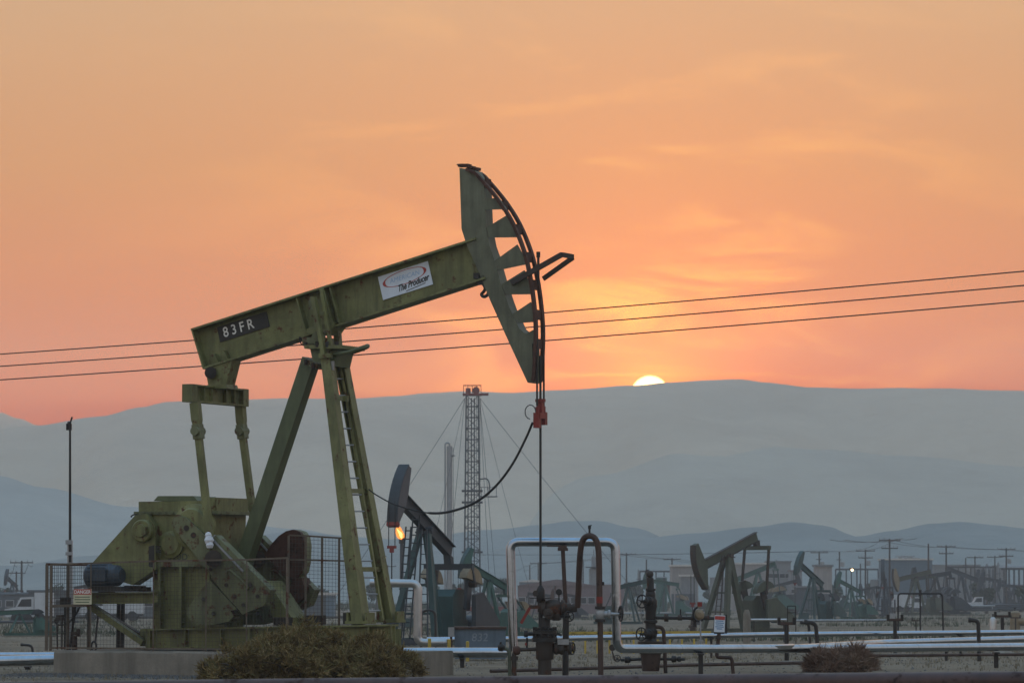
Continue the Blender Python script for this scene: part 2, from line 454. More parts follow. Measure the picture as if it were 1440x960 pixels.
# ================================================================== the setting
def surface_mat(name, stops, sc, bump, bscale, rough=0.95, stretch=(1, 1, 1), bd=0.15):
    m = bpy.data.materials.new(name); m.use_nodes = True
    t = m.node_tree; b = t.nodes['Principled BSDF']; L = t.links
    tc = t.nodes.new('ShaderNodeTexCoord')
    mp_ = t.nodes.new('ShaderNodeMapping'); mp_.inputs['Scale'].default_value = stretch
    L.new(tc.outputs['Object'], mp_.inputs[0])
    fac = None
    for s_, w in sc:
        n = t.nodes.new('ShaderNodeTexNoise'); n.inputs['Scale'].default_value = s_; n.inputs['Detail'].default_value = 6
        n.inputs['Roughness'].default_value = 0.62
        L.new(mp_.outputs[0], n.inputs['Vector'])
        k = t.nodes.new('ShaderNodeMath'); k.operation = 'MULTIPLY_ADD'; k.inputs[1].default_value = w
        L.new(n.outputs['Fac'], k.inputs[0])
        if fac is None: k.inputs[2].default_value = 0
        else: L.new(fac, k.inputs[2])
        fac = k.outputs[0]
    r = t.nodes.new('ShaderNodeValToRGB'); el = r.color_ramp.elements
    while len(el) < len(stops): el.new(0.5)
    for e, (p, c) in zip(el, stops): e.position = p; e.color = (*c, 1)
    L.new(fac, r.inputs[0]); L.new(r.outputs[0], b.inputs['Base Color'])
    b.inputs['Roughness'].default_value = rough; b.inputs['Specular IOR Level'].default_value = 0.15
    n = t.nodes.new('ShaderNodeTexNoise'); n.inputs['Scale'].default_value = bscale; n.inputs['Detail'].default_value = 8
    L.new(mp_.outputs[0], n.inputs['Vector'])
    bn = t.nodes.new('ShaderNodeBump'); bn.inputs['Strength'].default_value = bump; bn.inputs['Distance'].default_value = bd
    L.new(n.outputs['Fac'], bn.inputs['Height']); L.new(bn.outputs[0], b.inputs['Normal'])
    MAT[name] = m
surface_mat('dirt', [(0.34, (0.055, 0.043, 0.031)), (0.45, (0.125, 0.097, 0.067)), (0.54, (0.205, 0.163, 0.115)), (0.64, (0.105, 0.083, 0.057))],
            [(0.035, 0.45), (0.4, 0.33), (6.0, 0.22)], 0.6, 3.0)
surface_mat('hill_grass', [(0.30, (0.33, 0.245, 0.165)), (0.46, (0.49, 0.385, 0.275)), (0.58, (0.56, 0.445, 0.32)), (0.72, (0.40, 0.32, 0.23))],
            [(0.0032, 0.55), (0.018, 0.30), (0.12, 0.15)], 1.0, 0.012, bd=14.0)
surface_mat('hill_brush', [(0.32, (0.150, 0.172, 0.168)), (0.5, (0.215, 0.238, 0.228)), (0.68, (0.28, 0.292, 0.265))],
            [(0.004, 0.55), (0.03, 0.30), (0.2, 0.15)], 1.0, 0.012, bd=14.0)
surface_mat('hill_tan', [(0.32, (0.30, 0.26, 0.20)), (0.5, (0.42, 0.365, 0.285)), (0.68, (0.49, 0.43, 0.33))],
            [(0.004, 0.55), (0.03, 0.30), (0.2, 0.15)], 1.0, 0.012, bd=14.0)
surface_mat('hill_sage', [(0.32, (0.24, 0.242, 0.22)), (0.5, (0.335, 0.335, 0.30)), (0.68, (0.42, 0.41, 0.36))],
            [(0.004, 0.55), (0.03, 0.30), (0.2, 0.15)], 1.0, 0.012, bd=14.0)
surface_mat('gravel_stone', [(0.3, (0.05, 0.05, 0.052)), (0.7, (0.17, 0.165, 0.16))], [(9, 1.0)], 0.1, 20)

def grid_mesh(name, xs, ys, zf, m, smooth=True):
    vs_ = [(x, y, zf(x, y)) for y in ys for x in xs]
    nx = len(xs)
    fs = [(j * nx + i, j * nx + i + 1, (j + 1) * nx + i + 1, (j + 1) * nx + i) for j in range(len(ys) - 1) for i in range(nx - 1)]
    me = bpy.data.meshes.new(name); me.from_pydata(vs_, [], fs); me.update()
    if smooth: me.polygons.foreach_set('use_smooth', [True] * len(me.polygons))
    me.materials.append(MAT[m])
    o = bpy.data.objects.new(name, me); col.objects.link(o)
    return tag(o, kind="structure")

def gnoise(x, y):
    a = 1.0 if y > 95 else 0.25
    w = 0.05 * noise.noise((x * 0.22, y * 0.12, 1)) + 0.02 * noise.noise((x * 0.9, y * 0.5, 4))
    far = min(1.0, max(0.0, (y - 110) / 300)) * 0.5 * noise.noise((x * 0.02, y * 0.012, 9))
    return a * w - 0.03 + far
ys = [-60, -20, 0, 12] + [20 + 2.0 * i for i in range(50)] + [120 + 6 * i for i in range(30)] + [300 + 25 * i for i in range(40)] + [1310, 1400, 1600, 1900, 2250]
xs = [-900, -600, -400, -300, -220, -160, -120, -90, -70, -50, -40, -32, -26] + [-22 + 1.0 * i for i in range(45)] + [26, 32, 40, 50, 70, 90, 120, 160, 220, 300, 400, 600, 900]
g_obj = grid_mesh('ground', xs, ys, lambda x, y: gz(max(y, 0)) + gnoise(x, y), 'dirt')

def ridge(name, sky, Y, front, back, seed, rough=1.0, base=-3.0, hm_='hill_grass'):
    sky = sorted(sky)
    def top(px):
        if px <= sky[0][0]: return sky[0][1]
        for (a, b), (c, d) in zip(sky, sky[1:]):
            if px <= c:
                t = (px - a) / (c - a); t = t * t * (3 - 2 * t)
                return b + (d - b) * t
        return sky[-1][1]
    xs_, w = [], Y * 1900 / FPX
    n = 260
    xs_ = [-w + 2 * w * i / n for i in range(n + 1)]
    H = [at(720 + x * FPX / Y * 1.002, top(720 + x * FPX / Y), Y).z for x in xs_]
    vs_ = []; rows = []
    prof = [(-front * (1 - i / 26.0), i / 26.0) for i in range(27)] + [(back * (i / 6.0), 1 - i / 6.0) for i in range(1, 7)]
    for dy, k in prof:
        kk = k * k * (3 - 2 * k) * 0.55 + k * 0.45
        for x, h in zip(xs_, H):
            g = noise.multi_fractal((x * 0.004 + seed, (Y + dy) * 0.004, seed), 1.0, 2.0, 5) - 1.0
            # spurs and gullies run down the face
            sp = noise.noise((x * 0.010 + seed * 3 + dy * 0.002, dy * 0.0015, 2.0)) * 0.26 + noise.noise((x * 0.03 + seed, dy * 0.004, 5.0)) * 0.10
            env = k * (1 - k) * 4
            fine = noise.noise((x * 0.06, seed, dy * 0.01)) * 0.35 * rough * (1 if k > 0.9 else 0.4)
            z = base + (h - base) * (kk + env * sp * 0.8) + g * 1.2 * rough * env + fine * min(1, k * 3)
            z = max(z, base)
            vs_.append((x + noise.noise((x * 0.01, dy * 0.02, seed)) * 4 * env, Y + dy, z))
    nx = len(xs_)
    fs = [(j * nx + i, j * nx + i + 1, (j + 1) * nx + i + 1, (j + 1) * nx + i) for j in range(len(prof) - 1) for i in range(nx - 1)]
    me = bpy.data.meshes.new(name); me.from_pydata(vs_, [], fs); me.update()
    me.polygons.foreach_set('use_smooth', [True] * len(me.polygons))
    me.materials.append(MAT[hm_])
    o = bpy.data.objects.new(name, me); col.objects.link(o)
    return tag(o, kind="structure")

ridge('hill_far_left', [(-1100, 540), (-500, 548), (-200, 560), (0, 579), (25, 588), (60, 600), (200, 640), (1500, 640), (2500, 640)], 2150, 260, 60, 1.0)
ridge('hill_main_ridge', [(-1100, 660), (-300, 650), (-100, 625), (48, 598), (140, 585), (200, 572), (240, 565), (330, 562), (400, 560), (500, 560), (560, 557), (600, 552), (660, 550), (720, 552),
      (780, 549), (889, 542), (940, 538), (1000, 534), (1040, 533), (1080, 538), (1140, 546), (1200, 548), (1300, 546), (1440, 549), (1800, 560), (2500, 540)], 1900, 620, 120, 2.3)
ridge('hill_left_spur', [(-1100, 600), (-400, 610), (-100, 650), (0, 669), (60, 685), (180, 712), (300, 728), (420, 745), (560, 775), (700, 800), (2500, 830)], 1420, 300, 200, 4.1, hm_='hill_sage')
ridge('hill_right_spur', [(-1100, 800), (500, 790), (700, 720), (840, 668), (960, 634), (1060, 627), (1160, 632), (1260, 640), (1440, 655), (2500, 600)], 1620, 340, 200, 6.7, hm_='hill_tan')
ridge('hill_middle_mound', [(-1100, 790), (200, 780), (420, 748), (560, 758), (690, 745), (760, 737), (800, 732), (840, 732), (890, 742), (960, 765), (1100, 790), (2500, 790)], 1280, 160, 120, 8.2, hm_='hill_brush')
ridge('hill_near_range', [(-1100, 790), (0, 795), (150, 780), (320, 768), (500, 768), (640, 775), (800, 764), (900, 756), (980, 750), (1060, 740), (1110, 734), (1160, 739), (1205, 754), (1250, 746),
      (1310, 735), (1350, 733), (1400, 738), (1440, 742), (1700, 760), (2500, 740)], 1120, 170, 120, 11.5, hm_='hill_brush')

# dusty air over the whole field
hz = MB().box((0, 1050, 68), (2300, 2500, 144)).build('haze', 'dirt', smooth=0)
hm = bpy.data.materials.new('haze'); hm.use_nodes = True
ht = hm.node_tree
for n in list(ht.nodes): ht.nodes.remove(n)
pv = ht.nodes.new('ShaderNodeVolumePrincipled')
pv.inputs['Color'].default_value = (0.95, 0.965, 0.97, 1)
pv.inputs['Density'].default_value = 0.00036
pv.inputs['Anisotropy'].default_value = 0.35
ho = ht.nodes.new('ShaderNodeOutputMaterial'); ht.links.new(pv.outputs[0], ho.inputs['Volume'])
hz.data.materials.clear(); hz.data.materials.append(hm)
tag(hz, "pale blue dusty haze lying over the oil field and hills", "haze", kind="stuff")
# ================================================================== the big pump jack
PHI = R(25)                                  # the beam points to the right and a little towards the camera
OJ = V(((455 - 720) * 70 / FPX, 70.0, 0.0))
EX = V((math.cos(PHI), -math.sin(PHI), 0)); EY = V((math.sin(PHI), math.cos(PHI), 0)); EZ = V((0, 0, 1))
def J(px, py, lat=0.0):                       # point of the jack's upright plane `lat` metres behind its centre line
    r = ray(px, py); c = V((0, 0, EYE))
    k = ((OJ + EY * lat) - c).dot(EY) / r.dot(EY)
    return c + r * k
def JP(pts, lat): return [J(x, y, lat) for x, y in pts]
jack = thing('pump_jack', OJ, "large olive green pump jack with raised head and 83FR plate, behind the big dry bush", "pump jack", rotz=-PHI)
def jb(mb, name, mat_, parent=None, label=None, smooth=35):
    o = mb.build(name, mat_, parent or jack, jack, smooth)
    if label: o["label"] = label
    if name in ('bolt_heads', 'flange_bolts', 'cooling_fin', 'emblem', 'cable_anchor', 'rag', 'bridle_cable'): o["kind"] = "stuff"
    return o
def slab(pts, lat0, lat1): return MB().prism(JP(pts, lat0), EY * (lat1 - lat0))

# --- walking beam
fw = 0.19
T0, T1 = J(268, 462, -fw), J(668, 334, -fw)
B0, B1 = J(285, 519, -fw), J(682, 392, -fw)
web = MB().prism([p + EY * (fw - 0.012) for p in (T0, T1, B1, B0)], EY * 0.024)
beam = jb(web, 'walking_beam', 'olive_paint')
m = MB()
for a, b in ((T0, T1), (B0, B1)):
    n_ = (b - a).normalized().cross(EY); n_ = n_ if n_.z > 0 else -n_
    s_ = -1 if a is T0 else 1
    m.prism([a, b, b + n_ * 0.035 * s_, a + n_ * 0.035 * s_], EY * 2 * fw)
jb(m, 'flange', 'olive_paint', beam)
jb(MB().prism([T0, B0, B0 + EX * 0.03, T0 + EX * 0.03], EY * 2 * fw), 'end_plate', 'olive_paint', beam)
def on_beam(t, s_, lat):                      # t along the beam, s_ from top 0 to bottom 1
    return (T0.lerp(T1, t)).lerp(B0.lerp(B1, t), s_) + EY * (lat + fw)
for t in (0.372, 0.468, 0.49):
    for sd in (-1, 1):
        a, b = on_beam(t, 0.04, sd * 0.10), on_beam(t, 0.96, sd * 0.10)
        jb(MB().bar(a, b, 0.16, 0.022, EX) if False else MB().prism([on_beam(t, .06, sd * .014), on_beam(t, .94, sd * .014), on_beam(t + .004, .94, sd * .014), on_beam(t + .004, .06, sd * .014)], EY * sd * 0.15), 'stiffener', 'olive_paint', beam)
for t in (0.05, 0.085):                        # small gussets at the tail
    jb(MB().prism([on_beam(t, .96, -.014), on_beam(t, .72, -.014), on_beam(t + .004, .96, -.014)], EY * -0.13), 'gusset', 'olive_paint', beam)
u_ = (T1 - T0).normalized(); v_ = (T0 - B0); v_ = (v_ - u_ * v_.dot(u_)).normalized()
# black number plate with white characters
pl = -0.030
c0 = J(342, 459.5, pl)
def quad(c, w, h, u, v): return [c - u * w / 2 - v * h / 2, c + u * w / 2 - v * h / 2, c + u * w / 2 + v * h / 2, c - u * w / 2 + v * h / 2]
np_ = jb(MB().prism(quad(c0, 1.03, 0.275, u_, v_), EY * 0.012), 'number_plate', 'sign_black')
put_text("83FR", 0.25, c0 - EY * 0.004 - u_ * 0.10, u_, v_, 'lettering', 'letter_white', np_, thick=0.003, space=1.5, sx=0.9, root=jack)
# white maker's sign
c1 = J(570, 394.5, pl)
sg = jb(MB().prism(quad(c1, 1.00, 0.42, u_, v_), EY * 0.010), 'maker_sign', 'sign_white')
m = MB(); N_ = 48
ce = c1 + v_ * 0.065 - EY * 0.004; ur = (u_ * math.cos(0.03) + v_ * math.sin(0.03)); vr = (v_ * math.cos(0.03) - u_ * math.sin(0.03))
for i in range(N_):
    q = []
    for k in (i, i + 1):
        t = 2 * math.pi * k / N_
        th = 0.010 + 0.045 * abs(math.cos(t)) ** 6
        q += [ce + ur * math.cos(t) * 0.44 + vr * math.sin(t) * 0.125, ce + ur * math.cos(t) * (0.44 - th) + vr * math.sin(t) * (0.125 - 0.012)]
    m.add(q, [(0, 1, 3, 2)])
jb(m, 'red_ellipse', 'sign_red', sg, smooth=0)
put_text("AMERICAN", 0.115, ce, u_, v_, 'lettering', 'faint_blue', sg, shear=0.2, root=jack, sx=1.05)
put_text("The Producer", 0.155, c1 - v_ * 0.085 + u_ * 0.13 - EY * 0.006, (u_ * math.cos(.07) + v_ * math.sin(.07)), v_, 'script_lettering', 'sign_black', sg, shear=0.45, thick=0.004, sx=0.72, root=jack)
jb(MB().prism(quad(c1 - v_ * 0.165 + u_ * 0.17 - EY * 0.004, 0.40, 0.012, (u_ * math.cos(.09) + v_ * math.sin(.09)), v_), EY * 0.002), 'underline', 'sign_black', sg, smooth=0)

# --- horse head
hw = 0.15
head = jb(slab([(646, 236), (668, 240), (676, 252), (681, 262), (683, 320), (688, 345), (694, 362), (704, 398), (716, 432), (730, 462), (748, 476), (750, 538), (742, 538),
                (716, 482), (690, 424), (672, 380), (655, 341), (649, 322)], -hw, hw), 'horse_head', 'head_paint')
teeth = [[(681, 270), (700, 279), (716, 294), (682, 294)], [(683, 320), (709, 304), (736, 336), (690, 335)] , [(686, 321), (712, 305), (734, 333), (692, 334)]]
teeth = [[(681, 280), (701, 278), (712, 294), (682, 295)],
         [(684, 320), (712, 303), (730, 333.5), (687, 334)],
         [(695, 367), (727, 344), (742, 371), (699, 380)],
         [(705, 400), (737, 380), (750, 413.5), (711, 414)],
         [(720, 442), (746, 424.5), (753, 452.5), (728, 454)],
         [(738, 470), (751, 463), (754, 482), (744, 484)]]
for q in teeth: jb(slab(q, -hw * 0.98, -hw * 0.98 + 0.035), 'gusset', 'head_paint', head)
arc = [(655, 236), (667, 241), (677, 251), (701, 280), (721, 312), (737, 351), (746, 389), (752, 432), (754, 470), (752, 520), (750, 536)]
arcp = smoothpath([J(x, y, -0.19) for x, y in arc], 4)
for lat in (-0.19, 0.19):
    m = MB()
    for a, b in zip(arcp, arcp[1:]):
        n_ = (b - a).normalized().cross(EY); n_ = n_ if n_.dot(EX) < 0 else -n_
        o_ = EY * (lat + 0.19)
        m.prism([a + o_, b + o_, b + o_ + n_ * 0.05, a + o_ + n_ * 0.05], EY * (-0.09 if lat > 0 else 0.09))
    jb(m, 'wireline_track', 'rust_red', head, "dark rusty curved track on the head's edge")
for i in (9, 13, 17, 21, 25, 29, 33):
    if i < len(arcp):
        a = arcp[i]
        jb(MB().bar(a + EY * 0.09 - EX * 0.035, a + EY * 0.29 - EX * 0.035, 0.03, 0.17), 'cross_plate', 'rust_red', head)
m = MB()
for x, y in ((650, 233), (657, 233), (663, 236), (670, 238)): m.box(J(x, y, 0), (0.10, 0.16, 0.05), -PHI)
m.bar(J(644, 232, -0.1), J(664, 236, -0.1), 0.1, 0.02)
jb(m, 'cable_anchor', 'rust_red', head)
# latch frame standing out of the head, and its rod
jb(MB().bar(J(719, 398, -0.20), J(790, 358, -0.20), 0.04, 0.09).bar(J(790, 358, -0.20), J(806, 361, 0.16), 0.04, 0.08).bar(J(806, 362, 0.16), J(764, 392, 0.16), 0.04, 0.08), 'latch_frame', 'iron_brown', head)
jb(MB().cyl(J(757, 400, 0.0), J(757, 356, 0.0), 0.022, n=8).cyl(J(757, 362, 0), J(757, 354, 0), 0.034, n=8), 'latch_rod', 'dark_steel', head)
# hook under the beam
hk = [J(678, 397, -.1), J(682, 404, -.1), J(681, 409, -.1), J(677, 414, -.1), J(681, 417, -.1), J(686, 414, -.1), J(687, 408, -.1)]
jb(MB().tube(smoothpath(hk, 4), 0.030, 8).box(J(677, 394, -.1), (0.14, 0.1, 0.16), -PHI).box(J(671, 388, -.12), (0.1, 0.1, 0.1), -PHI), 'lifting_hook', 'dark_steel', head)

# --- bridle, carrier bar and polished rod
lx = [(754, 534), (765, 520)]
br0, br1 = J(757, 470, -0.13) , J(757, 470, 0.13)
car = J(760, 583, 0)
m = MB()
for lat, top_y in ((-0.14, 470), (0.14, 455)):
    p = J(760, 571, 0) + EY * lat
    tp = V((p.x, p.y, J(757, top_y, lat).z))
    m.cyl(p, tp, 0.017, n=6)
m.cyl(J(760, 560, 0), J(760, 500, 0), 0.02, n=6)
jb(m, 'bridle_cable', 'dark_steel')
m = MB()
m.box(car + EY * -0.13 + V((0, 0, -0.10)), (0.10, 0.11, 0.26), -PHI).box(car + EY * 0.13 + V((0, 0, -0.06)), (0.10, 0.10, 0.22), -PHI)
m.box(car + V((0, 0, -0.02)), (0.12, 0.30, 0.10), -PHI).box(car + V((0, 0, 0.12)), (0.10, 0.11, 0.22), -PHI).cyl(car + V((0, 0, .22)), car + V((0, 0, .27)), 0.09, n=8)
m.cyl(car + EY * -.13 + V((0, 0, .03)), car + EY * -.13 + V((0, 0, .13)), 0.035, n=8).cyl(car + EY * .13 + V((0, 0, .05)), car + EY * .13 + V((0, 0, .15)), 0.035, n=8)
jb(m, 'carrier_bar', 'red_paint', None, "red painted carrier bar clamp")
ring = [car + EY * -0.24 + EX * (-0.08 + 0.10 * math.cos(t)) + EZ * (0.04 + 0.12 * math.sin(t)) for t in [i * 0.42 for i in range(12)]]
jb(MB().tube(ring, 0.009, 5), 'cable_loop', 'wire_black')
ROD_TOP = car
jb(MB().cyl(car + V((0, 0, 0.3)), V((car.x, car.y, J(762, 824, 0).z)), 0.021, n=10), 'polished_rod', 'dark_steel')

# --- tail bearing, equalizer and pitman arms
tb = jb(slab([(288, 516), (327, 504), (318, 540), (293, 542)], -0.16, 0.16), 'tail_bearing', 'olive_paint')
jb(MB().cyl(J(296, 524, -0.28), J(296, 524, 0.20), 0.105, n=18).cyl(J(296, 524, -0.31), J(296, 524, -0.27), 0.055, n=12), 'bearing_housing', 'dark_steel', tb)
jb(MB().prism([J(292, 541, -.2), J(318, 540, -.2), J(320, 546, -.2), J(290, 546, -.2)], EY * .4), 'bearing_foot', 'olive_paint', tb)
ec = J(303.5, 556, 0)
eq = jb(MB().ibeam(ec - EY * 0.96, ec + EY * 0.96, 0.20, 0.31, 0.03), 'equalizer', 'olive_paint')
for s_ in (-1, 1): jb(MB().box(ec + EY * 0.93 * s_, (0.205, 0.20, 0.315), -PHI), 'end_block', 'olive_paint', eq)
for s_ in (-0.55, -0.25, 0.25, 0.55): jb(MB().box(ec + EY * s_, (0.17, 0.022, 0.25), -PHI), 'stiffener', 'olive_paint', eq)
for lat, top_, mid, bot in ((-0.93, (274.5, 566), (278.5, 606), (297, 772)), (0.93, (338, 571), (340.5, 606), (362, 772))):
    a, b, c = J(*top_, lat), J(*mid, lat), J(*bot, lat)
    d_ = (c - b).normalized()
    pt = jb(MB().bar(b, c, 0.115, 0.105, EY), 'pitman_arm', 'olive_paint')
    jb(MB().bar(a, a.lerp(b, 0.6), 0.155, 0.145, EY).bar(a.lerp(b, 0.6), b, 0.155, 0.145, EY, 0.09, 0.10), 'upper_link', 'olive_paint', pt)
    jb(MB().cyl(b - EY * 0.14, b + EY * 0.14, 0.08, n=12).bar(b - d_ * .12, b + d_ * .14, 0.15, 0.165, EY), 'clevis_joint', 'worn_green', pt)

# --- cranks and counterweights
def crank(lat, dx, lab):
    S = lambda pts: [(x + dx, y) for x, y in pts]
    ck = jb(slab(S([(241, 738), (243, 729), (249, 723), (262, 728), (290, 754), (380, 829), (372, 850), (341, 864), (336, 858)]), lat - 0.11, lat + 0.11), 'crank', 'worn_green')
    jb(slab(S([(295, 815), (283, 828), (266, 852), (262, 862), (268, 872), (278, 878), (300, 878), (322, 873), (328, 866), (324, 858), (333, 856)]), lat - 0.24, lat + 0.02), 'counterweight', 'worn_green', ck)
    jb(slab(S([(300, 756), (303, 752), (357, 806), (380, 829), (371, 851), (342, 863), (318, 838), (297, 812)]), lat - 0.24, lat - 0.02), 'counterweight', 'worn_green', ck)
    jb(MB().bar(J(301 + dx, 753, lat - 0.2), J(346 + dx, 800, lat - 0.2), 0.04, 0.05).bar(J(298 + dx, 757, lat - 0.26), J(342 + dx, 803, lat - 0.26), 0.03, 0.03), 'edge_rail', 'galvanised', ck)
    jb(MB().cyl(J(300 + dx, 785, lat - .38), J(300 + dx, 785, lat + 0.2), 0.15, n=16).cyl(J(300 + dx, 785, lat - .44), J(300 + dx, 785, lat - .36), 0.09, n=12), 'wrist_pin', 'iron_brown', ck)
    m = MB()
    for x, y in ((296, 800), (318, 822), (330, 838), (352, 822), (362, 838), (342, 850), (286, 842), (300, 862)): m.cyl(J(x + dx, y, lat - .28), J(x + dx, y, lat - .2), 0.035, n=8)
    for x, y in ((262, 742), (272, 752)): m.cyl(J(x + dx, y, lat - .135), J(x + dx, y, lat - .1), 0.05, n=10)
    jb(m, 'bolt_heads', 'iron_brown', ck)
    hd = [J(x + dx, y, lat - .29) for x, y in ((318, 812), (319, 803), (326, 803), (346, 822), (349, 826), (345, 829))]
    jb(MB().tube(smoothpath(hd, 3), 0.02, 6), 'lifting_lug', 'worn_green', ck)
    return ck
crank(-1.0 + 0.22, 0, None)
far = crank(0.92, 62, None)
disc = [(378, 780), (388, 764), (398, 753), (408, 746.5), (418, 744), (427, 747), (432, 754), (434, 766), (433, 790), (430, 804), (422, 812), (412, 812), (400, 802)]
disc = [(x - 6, y) for x, y in disc]
jb(slab(disc, 0.50, 0.56), 'counterweight', 'rust_red', far, "rusty brown counterweight face seen past the rear leg")
jb(slab(disc, 0.563, 0.84), 'counterweight', 'worn_green', far)
jb(slab([(412, 812), (424, 812), (428, 826), (422, 842), (410, 850), (404, 838)], 0.50, 0.80), 'counterweight', 'rust_red', far, "rusty lower counterweight lump")

# --- gear reducer
gb = jb(slab([(190, 722), (298, 722), (296, 790), (216, 790), (214, 770), (192, 752)], -0.62, 0.62), 'gear_reducer', 'olive_paint')
jb(slab([(195, 705), (302, 703.5), (302, 719), (195, 720)], -0.60, 0.60), 'top_case', 'olive_paint', gb)
jb(slab([(188, 719), (306, 718), (306, 722.5), (188, 723.5)], -0.66, 0.66), 'case_flange', 'worn_green', gb)
jb(slab([(222, 697), (272, 697), (278, 704), (216, 704)], -0.35, 0.45), 'inspection_cover', 'green_paint', gb)
jb(slab([(284, 700), (304, 699), (304, 718), (284, 718)], -0.58, 0.58), 'end_cap', 'olive_paint', gb)
m = MB()
for i in range(12): m.cyl(J(192 + i * 10, 720.5, -.70), J(192 + i * 10, 720.5, -.64), 0.022, n=6)
jb(m, 'flange_bolts', 'worn_green', gb)
jb(MB().lathe(J(242, 765, -0.62), -EY, [(0, 0.24), (0.05, 0.24), (0.06, 0.20), (0.09, 0.17)], 24).lathe(J(276, 740, -0.62), -EY, [(0, 0.40), (0.12, 0.40), (0.14, 0.33), (0.2, 0.3)], 28), 'bearing_cover', 'olive_paint', gb)
put_text("320D", 0.16, J(250, 783, -0.632), EX, EZ, 'cast_lettering', 'drab_green', gb, thick=0.004, space=1.15, root=jack)
# maker's emblem: a small black square of stripes
m = MB()
for i, w_ in enumerate((0.10, 0.05, 0.10, 0.10)): m.prism(quad(J(223, 768 + i * 2.6, -0.79), w_, 0.02, EX, EZ), EY * 0.003)
jb(m.prism(quad(J(219.5, 772, -0.79), 0.022, 0.12, EX, EZ), EY * 0.003), 'emblem', 'sign_black', gb, smooth=0)
# pedestal under the reducer
ped = jb(slab([(216, 796), (300, 795), (300, 884), (216, 885)], -0.55, 0.55), 'pedestal', 'olive_paint')
jb(slab([(213, 790), (303, 789), (303, 796), (213, 797)], -0.70, 0.70), 'ledge', 'worn_green', ped)
for x in (222, 252, 292): jb(slab([(x, 797), (x + 3, 797), (x + 3, 884), (x, 884)], -0.70, -0.551), 'rib', 'olive_paint', ped)

# --- belt guard, sheave, motor and its bracket
gd_ = jb(slab([(190, 724), (206, 722), (218, 740), (219, 800), (186, 822), (126, 803), (129, 792)], -0.78, -0.50), 'belt_guard', 'olive_paint')
jb(slab([(209, 768), (217, 766), (217, 798), (209, 796)], -0.785, -0.779), 'guard_slot', 'sign_black', gd_)
jb(MB().lathe(J(203, 746, -0.78), -EY, [(0, 0.20), (0.10, 0.20), (0.12, 0.18), (0.12, 0.12), (0.16, 0.11)], 28).box(J(203, 746, -0.96), (0.08, 0.08, 0.14), -PHI), 'sheave_hub', 'olive_paint')
jb(MB().tube([J(190 + 6 * math.cos(t), 728 - 5 * math.sin(t), -.7) for t in [0.5 + i * .3 for i in range(9)]], 0.014, 5), 'lifting_eye', 'dark_steel')
ML = -0.92
mo = jb(MB().lathe(J(124, 809, ML), EX, [(0, 0.10), (0.0, 0.17), (0.03, 0.205), (0.46, 0.21), (0.49, 0.19), (0.62, 0.185), (0.70, 0.12)], 24), 'motor', 'motor_blue')
m = MB()
for i in range(18):
    t = 2 * math.pi * i / 18
    a = J(129, 809, ML) + EY * math.cos(t) * 0.215 + EZ * math.sin(t) * 0.215
    m.bar(a, a + EX * 0.38, 0.016, 0.016)
jb(m, 'cooling_fin', 'motor_blue', mo)
jb(MB().box(J(141, 808, ML - .22), (0.26, 0.10, 0.20), -PHI), 'terminal_box', 'motor_blue', mo)
jb(MB().prism(JP([(128, 824), (168, 824), (174, 831), (124, 831)], ML - .18), EY * 0.36), 'motor_foot', 'dark_steel', mo)
fr = jb(MB().ibeam(J(108, 841, -0.90), J(222, 840, -0.90), 0.24, 0.20, 0.02), 'motor_bracket', 'olive_paint')
jb(MB().ibeam(J(108, 841, 0.50), J(222, 840, 0.50), 0.22, 0.20, 0.02), 'bracket_beam', 'olive_paint', fr)
jb(MB().bar(J(92, 845, -.95), J(92, 845, .6), 0.2, 0.14).bar(J(150, 832, -.7), J(150, 832, .6), 0.3, 0.02), 'cross_member', 'dark_steel', fr)
jb(MB().bar(J(126, 851, -0.80), J(202, 903, -0.80), 0.10, 0.13, EY), 'brace', 'olive_paint', fr)
jb(MB().bar(J(124, 849, 0.50), J(204, 898, 0.50), 0.10, 0.10, EY), 'brace', 'rust_pipe', fr)
jb(MB().box(J(190, 827, -.5), (0.3, 0.25, 0.1), -PHI).box(J(204, 828, -.4), (0.14, 0.2, 0.08), -PHI), 'adjuster', 'iron_brown', fr)

# --- base skid
for lat in (-0.78, 0.78):
    sk = jb(MB().ibeam(J(205, 898, lat), J(556, 892, lat), 0.24, 0.36, 0.03), 'base_skid', 'olive_paint')
    for x in (212, 262, 312, 352, 412, 470, 520, 551):
        if lat < 0: jb(MB().box(J(x, 897.5 - (x - 205) * 0.017, lat - 0.06), (0.022, 0.11, 0.30), -PHI), 'stiffener', 'olive_paint', sk)
for x in (205, 330, 450, 556): jb(MB().bar(J(x, 896, -0.64), J(x, 896, 0.64), 0.2, 0.30), 'cross_member', 'olive_paint')
jb(slab([(368, 820), (376, 816), (410, 868), (410, 880), (388, 880)], -0.28, 0.28), 'brake_guard', 'olive_paint')
jb(MB().box(J(398, 873, -0.4), (0.25, 0.25, 0.14), -PHI), 'anchor_block', 'dark_steel')
jb(MB().box(J(444, 871, 0.2), (0.25, 0.3, 0.16), -PHI), 'anchor_block', 'dark_steel')
jb(MB().box(J(496, 869, 0.1), (0.22, 0.3, 0.20), -PHI), 'anchor_block', 'dark_steel')

